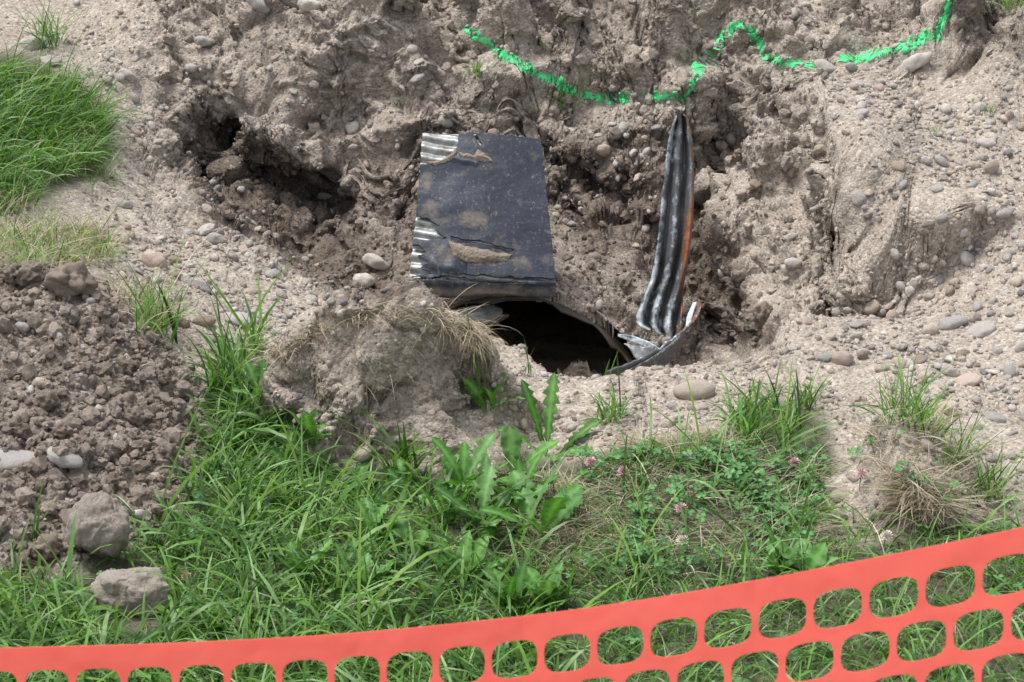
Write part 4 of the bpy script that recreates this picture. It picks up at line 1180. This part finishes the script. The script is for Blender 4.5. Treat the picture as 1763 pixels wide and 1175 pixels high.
def grow(I, hm, hs, w, lean=(.1, .6), curve=(.2, 1.6), palette=GREENS, yaw=None, dry=0.0, segs=5, upmix=.4):
    I = off_rocks(I); n = len(I)
    h = np.clip(RNG.lognormal(math.log(hm), hs, n), hm * .35, hm * 2.6)
    up = NF[I] * upmix + np.array([0, 0, 1.0]); up /= np.linalg.norm(up, axis=1, keepdims=True)
    yw = RNG.uniform(0, 2 * math.pi, n) if yaw is None else yaw(n, I)
    col = pal(palette, n)
    if dry > 0:
        m = RNG.random(n) < dry; col[m] = pal(STRAWS, int(m.sum()))
    root = Pf[I] + RNG.normal(0, .003, (n, 3)) * [1, 1, 0] - np.array([0, 0, .004])
    return blades(root, up, h, RNG.uniform(.6, 1.3, n) * w, RNG.uniform(*lean, n), RNG.uniform(*curve, n), yw, col, segs)

GR_ALL = [(-200,985),(90,1005),(200,960),(290,905),(345,825),(352,740),(365,650),(410,600),(452,650),(470,710),(540,785),(620,830),(760,830),
        (850,815),(900,790),(960,810),(1080,780),(1230,750),(1330,700),(1420,725),(1440,800),(1400,850),(1380,935),(1500,945),(1600,905),(1700,900),(1790,940),(2000,1000),(2000,1320),(-300,1320)]
GR_LEFT = [(-200,985),(90,1005),(200,960),(290,905),(345,825),(352,740),(370,690),(470,730),(540,795),(620,845),(760,850),(860,830),(930,840),(920,1000),(1000,1320),(-300,1320)]
GR_RIGHT = [(930,840),(1080,790),(1230,760),(1420,760),(1430,830),(1390,930),(1500,950),(1600,915),(1700,905),(1900,960),(1900,1320),(980,1320)]
LOW = [(-200,1040),(500,1000),(1000,960),(1400,930),(1700,905),(1900,940),(1900,1330),(-200,1330)]
sets = [grow(pick(13000, GR_ALL, noise_thr=-.7), .036, .4, .0021, (.2, 1.1), (.3, 1.8), dry=.08),
        grow(pick(7500, GR_LEFT, noise_thr=-.45, nscale=9), .062, .4, .0028, (.15, .95), (.4, 2.0), dry=.03),
        grow(pick(2500, GR_LEFT, noise_thr=-.3, nscale=7), .10, .3, .0056, (.15, .85), (.5, 2.0)),
        grow(pick(300, GR_LEFT), .15, .25, .0075, (.2, .8), (.6, 1.8)),
        grow(pick(4200, LOW, noise_thr=-.5), .058, .4, .0028, (.2, 1.0), (.4, 1.9)), grow(pick(900, LOW), .10, .3, .0045, (.2, .9), (.5, 1.9)),
        grow(pick(3600, GR_RIGHT, noise_thr=-.35), .05, .4, .0019, (.3, 1.2), (.3, 1.7), palette=GREENS * .85, dry=.16),
        grow(pick(320, GR_RIGHT), .11, .3, .0042, (.2, .9), (.4, 1.8)),
        grow(pick(300, [(365,760),(380,670),(420,640),(450,680),(480,750),(530,800),(480,850),(365,840)]), .085, .35, .0042, (.1, .8), (.3, 1.6))]
V, F, C = join_blades(sets)
link('lawn_grass', np_mesh('lawn_grass', V, F, M_GRASS, C), kind='stuff', label='long green lawn grass in front of the pit', cat='grass')
TB = [(-150,115),(50,125),(130,160),(178,230),(170,285),(60,330),(-150,345)]
TBF = [(-150,95),(60,110),(150,150),(205,230),(200,310),(60,355),(-150,365)]
TB2 = [(-150,300),(40,320),(50,370),(-150,390)]
def toright(n, I): return RNG.normal(-.6, 1.1, n)
sets = [grow(pick(4600, TB, noise_thr=-.4, nscale=9), .07, .4, .0030, (.05, 1.0), (.3, 1.9), yaw=toright, dry=.04), grow(pick(900, TB, noise_thr=-.1, nscale=8), .13, .3, .0042, (.1, .8), (.4, 1.7), yaw=toright),
        grow(pick(1500, TBF, noise_thr=.0, nscale=10), .065, .45, .0026, (.2, 1.2), (.3, 1.6), dry=.2), grow(pick(900, TB2), .07, .35, .003, (.1, .8), (.3, 1.6), dry=.15)]
V, F, C = join_blades(sets)
link('bank_grass', np_mesh('bank_grass', V, F, M_GRASS, C), kind='stuff', label='dense green grass covering the left bank', cat='grass')

# dry straw
HT = [(462,602),(540,556),(640,528),(740,522),(800,542),(832,574),(815,596),(760,560),(650,548),(560,572),(480,622)]
def tocam(n, I): return RNG.normal(-1.2, .75, n)
sets = [grow(pick(800, HT), .036, .35, .0011, (.5, 1.3), (.6, 1.7), STRAWS, tocam), grow(pick(300, [(730,528),(810,550),(832,580),(810,605),(760,570)]), .062, .3, .0012, (.8, 1.4), (.9, 2.0), STRAWS, lambda n, I: RNG.normal(-.8, .6, n)),
        grow(pick(150, HT), .055, .4, .0012, (.4, 1.3), (.2, 1.3), STRAWS),
        grow(pick(160, [(480,600),(820,560),(800,640),(500,680)]), .05, .4, .0008, (1.2, 1.9), (.3, 1.2), STRAWS * .75, tocam)]
V, F, C = join_blades(sets)
link('dry_hump_grass', np_mesh('dry_hump_grass', V, F, M_DRY, C), kind='stuff', label='withered straw hanging over the crest of the sod hump', cat='dry grass')
sets = []
for poly, n in [([(915,830),(1000,835),(1010,930),(1000,1000),(930,970)], 1700), ([(1070,765),(1290,735),(1300,790),(1180,800),(1060,805)], 1000), ([(1490,745),(1590,720),(1650,760),(1690,890),(1580,890),(1540,830)], 2200), ([(1000,820),(1400,800),(1400,960),(1020,1000)], 2400)]:
    sets.append(grow(pick(n, poly), .06, .35, .0013, (.8, 1.5), (.1, 1.0), STRAWS))
V, F, C = join_blades(sets)
link('dry_mat', np_mesh('dry_mat', V, F, M_DRY, C), kind='stuff', label='matted dead grass between the clover at right', cat='dry grass')
sets = [grow(pick(1300, [(-150,385),(120,390),(185,415),(190,455),(60,475),(-150,480)]), .07, .35, .0016, (.2, 1.1), (.2, 1.3), STRAWS), grow(pick(900, [(-150,385),(120,390),(185,415),(190,455),(60,475),(-150,480)]), .065, .35, .0022, (.2, 1.0), (.2, 1.4), GREENS * 1.15),
        grow(pick(130, [(180,480),(260,520),(230,560),(190,530)]), .06, .35, .0014, (.6, 1.3), (.2, 1.2), STRAWS)]
V, F, C = join_blades(sets)
link('dry_bank_grass', np_mesh('dry_bank_grass', V, F, M_DRY, C), kind='stuff', label='half dried pale grass behind the left spoil heap', cat='dry grass')

# single tufts growing out of the bare ground
TUFTS = [ # px,py,radius px,n,height m,width,label,dry
 (85,80,24,70,.12,.0035,'green grass tuft above the left grass bank by the whitish rock',0),
 (265,565,34,120,.11,.0034,'green grass tuft between the left heap and the gravel path',.2),
 (300,590,8,6,.12,.0065,'few broad upright blades right of the heap tuft',0),
 (400,640,24,40,.12,.0055,'tall spiky grass tuft leaning over the path left of the hump',0),
 (440,610,12,22,.14,.006,'spiky grass tuft at the left shoulder of the sod hump',0),
 (385,675,28,60,.11,.006,'broad-bladed grass tuft reaching left over the heap',0),
 (832,700,6,2,.15,.009,'two tall broad blades right of the sod hump',0),
 (850,680,16,26,.07,.003,'small grass tuft at the right foot of the sod hump',0),
 (905,650,8,6,.08,.004,'sparse blades near the opening right of the hump',0),
 (1050,720,26,60,.075,.003,'pale grass tuft on the dirt left of the oval cobble',.1),
 (1320,740,70,240,.075,.0046,'large bright grass tuft below the right rim',0),
 (1385,700,16,40,.08,.003,'small grass tuft right of the large bright one',0),
 (1560,720,44,130,.085,.003,'grass tuft on top of the small right hummock',.2),
 (1600,745,30,70,.07,.003,'grass tuft on the right flank of the small hummock',.2),
 (1690,860,36,90,.09,.003,'grass tuft on the bare ground above the raised end of the fence',.1),
 (1040,640,4,4,.05,.0025,'thin lone grass stalk on the rim before the opening',0),
 (820,128,12,50,.045,.0022,'small feathery green weed on the bank left of the paint line',0),
 (935,80,14,30,.06,.0022,'sparse weed above the paint line',0),
 (980,172,30,90,.055,.0020,'wispy weed patch just under the paint line',0),
 (960,185,14,40,.04,.0020,'small wispy weed left of the weed patch under the paint',0),
 (685,180,8,24,.02,.0024,'tiny green weed on the bank above the sheet',0),
 (1745,8,24,60,.09,.0035,'green grass on the top of the dark block at the upper right',0),
 (1690,195,16,20,.035,.0020,'tiny weeds among stones on the right shelf',0),
 (1610,232,10,16,.03,.0020,'tiny weed right of the hollow on the right shelf',0),
 (240,520,22,50,.07,.0022,'sparse dry tuft on the crest between heap and path',.6),
 (1640,800,24,60,.08,.0026,'grass tuft right of the dead grass on the hummock',.25),
 (700,822,40,50,.11,.0055,'broad-bladed grass tuft at the foot of the hump',0),
 (270,900,8,2,.20,.0095,'two very tall broad blades beside the upright rock',0),
 (60,940,10,3,.13,.007,'few broad leaning blades in front of the spoil heap',0),
]
for x, y, r, n, h, w, lab, dry in TUFTS:
    poly = [(x + r * math.cos(a), y + r * .55 * math.sin(a)) for a in np.linspace(0, 6.28, 12)[:-1]]
    I = pick(n, poly)
    v, f, c = grow(I, h, .35, w, (.02, .75) if n > 12 else (.02, .3), (.2, 1.4) if n > 12 else (.05, .7), dry=dry)
    g, _, _ = ground_at(x, y)
    o = link('weed' if 'weed' in lab else 'grass_tuft', np_mesh('grass_tuft', v - g, f, M_GRASS, c), label=lab, cat='weed' if 'weed' in lab else 'grass tuft')
    o.location = g

# ------------------------------------------------------------------ clover
def leaflets(I, hs, size):
    """three-leaved clover: a thin stalk and three folded oval leaflets each"""
    V, F3, F4, C = [], [], [], []; off = 0
    t = np.linspace(0, 1, 5)
    for i in I:
        p = Pf[i]; h = hs * random.uniform(.5, 1.5); s = size * random.uniform(.6, 1.25)
        yaw = random.uniform(0, 6.28); tip = p + np.array([random.gauss(0, .3) * h, random.gauss(-.1, .3) * h, h])
        n = np.array([random.gauss(0, .35), random.gauss(-.15, .35), 1.0]); n /= np.linalg.norm(n)
        a = np.array([math.cos(yaw), math.sin(yaw), 0]); a -= n * (a @ n); a /= np.linalg.norm(a); b = np.cross(n, a)
        col = np.array((.072, .175, .06)) * random.uniform(.7, 1.8) + np.array((.02, .03, .0)) * random.random()
        sd_ = np.cross(n, a) * .0008
        V += [p - sd_, p + sd_, tip + sd_, tip - sd_]; C += [col] * 4; F4.append([off, off + 1, off + 2, off + 3]); off += 4
        for k in range(3):
            ang = k * 2.094 + random.uniform(-.2, .2); d_ = a * math.cos(ang) + b * math.sin(ang); e_ = np.cross(n, d_)
            droop = random.uniform(-.1, .35)
            prof = [(.0, .0), (.3, .62), (.62, .95), (.9, .72), (.86, .0)]
            mid = [tip + d_ * s * r + n * s * (-droop * r * r) for r in (0, .35, .7, .88)]
            for sgn in (-1, 1):
                o1 = tip + d_ * s * .3 + e_ * sgn * s * .36 + n * s * .10; o2 = tip + d_ * s * .68 + e_ * sgn * s * .48 + n * s * (.12 - droop * .4); o3 = tip + d_ * s * .98 + e_ * sgn * s * .28 + n * s * (.06 - droop)
                pts = [mid[0], o1, o2, o3, mid[3], mid[2], mid[1]]
                V += pts; C += [col, col, col, col * 1.05, col, col * 1.3, col * 1.3]
                F4 += [[off, off + 1, off + 2, off + 6], [off + 6, off + 2, off + 3, off + 5]]; F3.append([off + 5, off + 3, off + 4]); off += 7
    return np.array(V), [np.array(F4), np.array(F3)], np.array(C)
I = np.concatenate([pick(620, [(1000,800),(1250,775),(1420,790),(1400,880),(1390,940),(1200,990),(1000,1010),(1010,880)], noise_thr=-.15, nscale=8), pick(300, GR_RIGHT, noise_thr=.0), pick(430, GR_LEFT, noise_thr=.05), pick(70, [(1440,760),(1540,900),(1660,900),(1600,760)])])
V, F, C = leaflets(I, .022, .0092)
link('clover', np_mesh('clover', V, F, M_LEAF, C), kind='stuff', label='low dark green clover covering the right of the lawn', cat='clover')

s_ = NT('clover_petals'); s_.bsdf(s_.attr('Col', 'Color'), .6)
M_PETAL = s_.m
def flower(x, y, col, label, size=.011, h=.03):
    g, n, D = ground_at(x, y + 14)
    root = simple_thing('clover_flower', g, label, 'clover flower')
    top = np.array([random.gauss(0, .004), random.gauss(-.004, .004), h])
    tt = np.linspace(0, 1, 8); rg = np.linspace(0, 2 * math.pi, 6, endpoint=False)
    c = np.stack([top[0] * tt ** 2, top[1] * tt ** 2, h * tt], -1)
    V = c[:, None] + np.stack([np.cos(rg), np.sin(rg), 0 * rg], -1)[None] * .0011
    link('stem', np_mesh('stem', V.reshape(-1, 3), grid_faces(8, 6, True), M_LEAF, np.repeat([(.12, .24, .07)], 48, 0)), root)
    V, F4, C = [], [], []; off = 0
    for k in range(60):
        z = 1 - 1.7 * (k + .5) / 60; a = k * 2.39996; r = math.sqrt(max(0, 1 - z * z))
        d_ = np.array([r * math.cos(a), r * math.sin(a), z]); d_ += np.array([0, 0, .35]); d_ /= np.linalg.norm(d_)
        s1_ = np.cross(d_, [.3, .1, 1.0]); s1_ /= np.linalg.norm(s1_)
        o0 = top + d_ * size * .35; o1 = top + d_ * size * random.uniform(.8, 1.1)
        V += [o0 - s1_ * size * .09, o0 + s1_ * size * .09, o1 + s1_ * size * .13, o1 - s1_ * size * .13]
        cc = np.array(col[0]) * (1 - max(0, -z) * .5) if k % 3 else np.array(col[1])
        C += [np.array(col[1]), np.array(col[1]), cc, cc]; F4.append([off, off + 1, off + 2, off + 3]); off += 4
    link('blossom', np_mesh('blossom', np.array(V), np.array(F4), M_PETAL, np.array(C)), root)
PK = ((.75, .55, .58), (.55, .25, .33)); WH = ((.78, .74, .68), (.62, .52, .46)); BR = ((.45, .33, .2), (.3, .2, .12))
for x, y, c, lab in [(1072,820,PK,'pink clover flower on the mat between the dandelion and the grey stone'),(1015,806,PK,'small pink clover flower left of the brighter pink one'),(1170,882,PK,'pale pink clover flower in the dark clover below the grey stone'),
                     (1185,944,WH,'wilted white clover flower low in the dark clover'),(1368,808,PK,'pink clover flower right of the large bright grass tuft'),(1474,832,PK,'pink clover flower at the foot of the small right hummock'),
                     (1468,886,WH,'white clover flower beside the pale stone of the bare patch'),(1520,932,WH,'big white clover flower just above the rising fence edge'),(1546,872,PK,'faint pink clover flower on the hummock straw'),
                     (404,1082,WH,'white clover flower just above the fence in the left lawn'),(318,1000,BR,'brownish clover flower right of the rock in the grass'),(578,814,WH,'white clover flower in the lawn below the hump')]:
    flower(x, y, c, lab, size=.011 if c is not BR else .009)

# ------------------------------------------------------------------ broad-leaved weeds
def leaf(root, base, yaw, L, W, lean, curve, teeth, col, roll=0.0):
    n = 41; t = np.linspace(0, 1, n)
    th = lean + curve * t; dl = L / (n - 1)
    sx = np.concatenate([[0], np.cumsum(np.sin(th[:-1]) * dl)]); sz = np.concatenate([[0], np.cumsum(np.cos(th[:-1]) * dl)])
    hd = np.array([math.cos(yaw), math.sin(yaw), 0]); side = np.array([-math.sin(yaw), math.cos(yaw), 0])
    c = base + hd * sx[:, None] + np.array([0, 0, 1]) * sz[:, None]
    nrm = -np.cos(th)[:, None] * hd + np.sin(th)[:, None] * np.array([0, 0, 1.0])
    sd_ = side * math.cos(roll) + nrm * math.sin(roll)
    prof = np.interp(t, [0, .12, .35, .7, .9, 1], [.10, .16, .62, 1.0, .75, .0]) if teeth else np.interp(t, [0, .15, .3, .55, .85, 1], [.10, .16, .7, 1, .6, 0])
    k = np.where(t < .95, 1 - teeth * ((t * 8.5 + .35) % 1.0) ** 1.2, 1)
    k2 = np.where(t < .95, 1 - teeth * ((t * 8.1 + .05) % 1.0) ** 1.2, 1)
    cup = .16 + .06 * np.sin(t * 17)
    V, C = [], []
    mid = np.clip(np.array(col) * 1.55 + .02, 0, 1)
    for j, q in enumerate((-1, -.5, -.07, .07, .5, 1)):
        kk = k if q < 0 else k2
        off = W * .5 * prof * np.abs(q) * (kk if abs(q) > .3 else 1) * np.sign(q)
        lift = np.abs(off) * (cup + .25 * np.sin(t * 23 + q * 3) * abs(q) * .5)
        V.append(c + sd_ * off[:, None] + nrm * -lift[:, None] * -1)
        C.append(mid[None] * np.ones((n, 1)) if abs(q) < .3 else np.array(col)[None] * (1 + .22 * np.sin(t * 46 + q * 2) * (abs(q) < .8) + .12 * np.sin(t * 9 + yaw))[:, None])
    V = np.stack(V, 1).reshape(-1, 3); C = np.stack(C, 1).reshape(-1, 3)
    return link('leaf', np_mesh('leaf', V, grid_faces(n, 6), M_LEAF, C), root)
LG = [(.075, .20, .032), (.10, .24, .045), (.06, .16, .03), (.12, .25, .07)]
def plant(x, y, label, leaves, name='dandelion', cat='dandelion'):
    g, n, D = ground_at(x, y)
    root = simple_thing(name, g - np.array([0, 0, .005]), label, cat)
    for yaw, L, W, lean, curve, teeth in leaves:
        leaf(root, np.array([random.gauss(0, .006), random.gauss(0, .006), 0]), yaw, L, W, lean, curve, teeth, random.choice(LG), random.uniform(-.35, .35))
def rosette(k, L, W, teeth, yaw0=0, lean=(.25, .8), spread=6.28):
    return [(yaw0 + spread * i / k + random.uniform(-.3, .3), L * random.uniform(.75, 1.2), W * random.uniform(.8, 1.2), random.uniform(*lean), random.uniform(.3, .9), teeth) for i in range(k)]
plant(945,785,'tall dandelion with toothed upright leaves against the bare dirt', [(2.5,.16,.046,.25,.25,.6),(1.2,.165,.044,.12,.25,.6),(.45,.11,.042,.75,.5,.55),(3.5,.12,.04,.6,.6,.5),(-1.6,.10,.04,.9,.6,.5),(-.6,.10,.04,.9,.6,.5)])
plant(875,815,'dandelion with broad smooth leaf left of the tallest dandelion', [(1.8,.10,.042,.15,.25,.12),(3.0,.11,.038,.75,.5,.5),(.3,.11,.038,.7,.5,.5),(-2.2,.10,.036,.9,.6,.55),(-.9,.10,.036,.9,.6,.55)])
plant(835,905,'bushy dandelion rising from the middle of the lawn', rosette(11, .12, .036, .6, lean=(.1, .85)))
plant(800,850,'leafy dandelion behind the bushy one at the edge of the bare dirt', rosette(9, .115, .036, .6, lean=(.1, .8)))
plant(900,870,'dandelion between the bushy one and the dead grass', rosette(8, .11, .034, .6, lean=(.15, .85)))
plant(930,920,'dandelion whose leaves reach right over the dead grass', rosette(6, .13, .05, .45, lean=(.35, .9)))
plant(845,700,'jagged green weed at the right foot of the sod hump', rosette(6, .07, .04, .4, lean=(.2, .9)), 'weed', 'weed')
plant(440,680,'serrated green leaves growing against the left side of the hump', [(1.2,.075,.028,.15,.3,.35),(2.2,.08,.028,.5,.4,.35),(-1.5,.08,.03,.7,.5,.3),(.2,.06,.03,.4,.5,.3),(-2.4,.07,.03,.8,.5,.3)], 'weed', 'weed')
for x, y, lab in [(500,830,'leafy dandelion left in the lawn below the hump'),(430,800,'broad-leaved weed in the lawn beside the heap'),(640,930,'dandelion rosette in the centre of the left lawn'),(730,960,'dandelion rosette right of the centre left rosette'),
                  (370,1085,'upright lobed dandelion by the white clover flower above the fence'),(620,1020,'low dandelion above the fence near the middle'),(880,1050,'smooth-leaved weed just above the fence, left of two'),(940,1045,'smooth-leaved weed just above the fence, right of two'),
                  (760,890,'dandelion rosette left of the bushy dandelion'),(600,870,'small dandelion below the foot of the hump'),(1385,990,'broad-leaved weed with upright leaves above the rising fence'),(1340,980,'narrow upright weed left of the broad-leaved one above the fence'),
                  (540,760,'broad leaves at the edge between lawn and hump'),(690,860,'dandelion among broad blades at the foot of the hump'),(800,1000,'dandelion rosette between the middle weeds and the fence'),(520,1000,'dandelion rosette in the lawn left of the middle')]:
    plant(x, y, lab, rosette(random.randint(6, 9), .082, .030, .0 if 'weed' in lab or 'broad leaves' in lab else .55, random.uniform(0, 6), lean=(.15, .75)), 'weed' if 'weed' in lab or 'broad leaves' in lab else 'dandelion', 'weed' if 'weed' in lab or 'broad leaves' in lab else 'dandelion')

# ------------------------------------------------------------------ orange barrier mesh
TOP = np.array([(-420,1121,2.16),(-200,1119,2.14),(0,1116,2.12),(300,1108,2.11),(600,1092,2.10),(900,1062,2.09),(1100,1035,2.07),(1300,1000,2.05),(1500,962,2.02),(1763,908,1.99),(1950,868,1.96),(2200,812,1.93)])
xs = np.linspace(-420, 2200, 400)
ker = np.ones(41) / 41
yt = np.interp(xs, TOP[:, 0], TOP[:, 1]); yt = np.convolve(np.concatenate([yt[0] - (yt[1:21] - yt[0])[::-1], yt, yt[-1] + (yt[-1] - yt[-21:-1])[::-1]]), ker, 'valid')
Dt = np.interp(xs, TOP[:, 0], TOP[:, 2])
T3 = at_depth(xs, yt, Dt)
sl = np.concatenate([[0], np.cumsum(np.hypot(np.diff(T3[:, 0]), np.diff(T3[:, 1])) )])
PT = .0497
s_ref = np.interp(886, xs, sl)                      # a hole of the first row is centred here
def fence_pt(s, v):
    p = np.stack([np.interp(s, sl, T3[:, k]) for k in range(3)], -1)
    wob = .006 * np.sin(s * 7 + v * 3) * np.clip(v / .3, 0, 1) + .010 * np.sin(s * 3.1) * np.clip(v / .4, 0, 1)
    zs = np.clip(p[..., 2], .2, None)
    p[..., 2] = p[..., 2] - v; p[..., 1] += wob - .36 * v
    return p
NS = 8
def cell_geo(cs, cv, hw, hh, v0, v1):
    per = []
    for i in range(NS): per.append((-1 + 2 * i / NS, -1))
    for i in range(NS): per.append((1, -1 + 2 * i / NS))
    for i in range(NS): per.append((1 - 2 * i / NS, 1))
    for i in range(NS): per.append((-1, 1 - 2 * i / NS))
    per = np.array(per)
    ang = np.arctan2(per[:, 1], per[:, 0])
    e = 2 / 3.0
    hole = np.stack([np.sign(np.cos(ang)) * np.abs(np.cos(ang)) ** e * hw, np.sign(np.sin(ang)) * np.abs(np.sin(ang)) ** e * hh], -1)
    outer = np.stack([per[:, 0] * PT / 2, np.where(per[:, 1] < 0, -per[:, 1] * (v0 - cv), per[:, 1] * (v1 - cv))], -1)
    midp = hole * .72 + outer * .28
    out = []
    for ringp in (outer, midp, hole): out.append(np.stack([cs + ringp[:, 0], cv + ringp[:, 1]], -1))
    return np.concatenate(out)
fv, ff = [], []; off = 0
ROWH = .0422; V1 = .0378; n = 4 * NS
for r_ in range(17):
    cv = V1 + ROWH * r_; v0 = 0.0 if r_ == 0 else cv - ROWH / 2; v1 = cv + ROWH / 2
    sh = PT / 2 if r_ % 2 else 0
    k0 = int(math.floor((s_ref - .01) / PT)); k1 = int((sl[-1] - s_ref) / PT)
    for k in range(-k0 + 1, k1):
        fv.append(cell_geo(s_ref + k * PT + sh, cv, .0218, .0167, v0, v1))
        i = np.arange(n); j = (i + 1) % n
        for a0, a1 in ((0, n), (n, 2 * n)):
            ff.append(np.stack([off + a0 + i, off + a0 + j, off + a1 + j, off + a1 + i], -1))
        off += 3 * n
sv = np.concatenate(fv); Fq = np.concatenate(ff)
fp = fence_pt(sv[:, 0], sv[:, 1])
fp[:, 2] = np.maximum(fp[:, 2], .002 + 0 * fp[:, 2])
s_ = NT('orange_plastic'); co = s_.geo()
fc_ = s_.mix(s_.noise(14, 3, .5, co), (1.0, .205, .155), (1.0, .24, .185))
fc_ = s_.mix(s_.ramp(s_.noise(60, 6, .8, co), (.64, 0.0), (.80, .25)), fc_, (.75, .34, .26))
b = s_.bsdf(fc_, .5, s_.noise(9, 3, .6, co), .02, .35, spec=.4)
t = s_.n('ShaderNodeBsdfTranslucent'); t.inputs['Color'].default_value = (.97, .24, .18, 1)
mx = s_.n('ShaderNodeMixShader'); mx.inputs[0].default_value = .4
s_.l(b.outputs[0], mx.inputs[1]); s_.l(t.outputs[0], mx.inputs[2]); s_.l(mx.outputs[0], s_.out.inputs['Surface'])
me = np_mesh('barrier_fence', fp, Fq, s_.m, smooth=False)
bm = bmesh.new(); bm.from_mesh(me); bmesh.ops.remove_doubles(bm, verts=bm.verts, dist=.0004)
bmesh.ops.recalc_face_normals(bm, faces=bm.faces); bm.to_mesh(me); bm.free()
fence = link('barrier_fence', me, label='orange plastic mesh barrier fence sagging across the foreground', cat='fence')
m = fence.modifiers.new('thickness', 'SOLIDIFY'); m.thickness = .0018; m.offset = 0
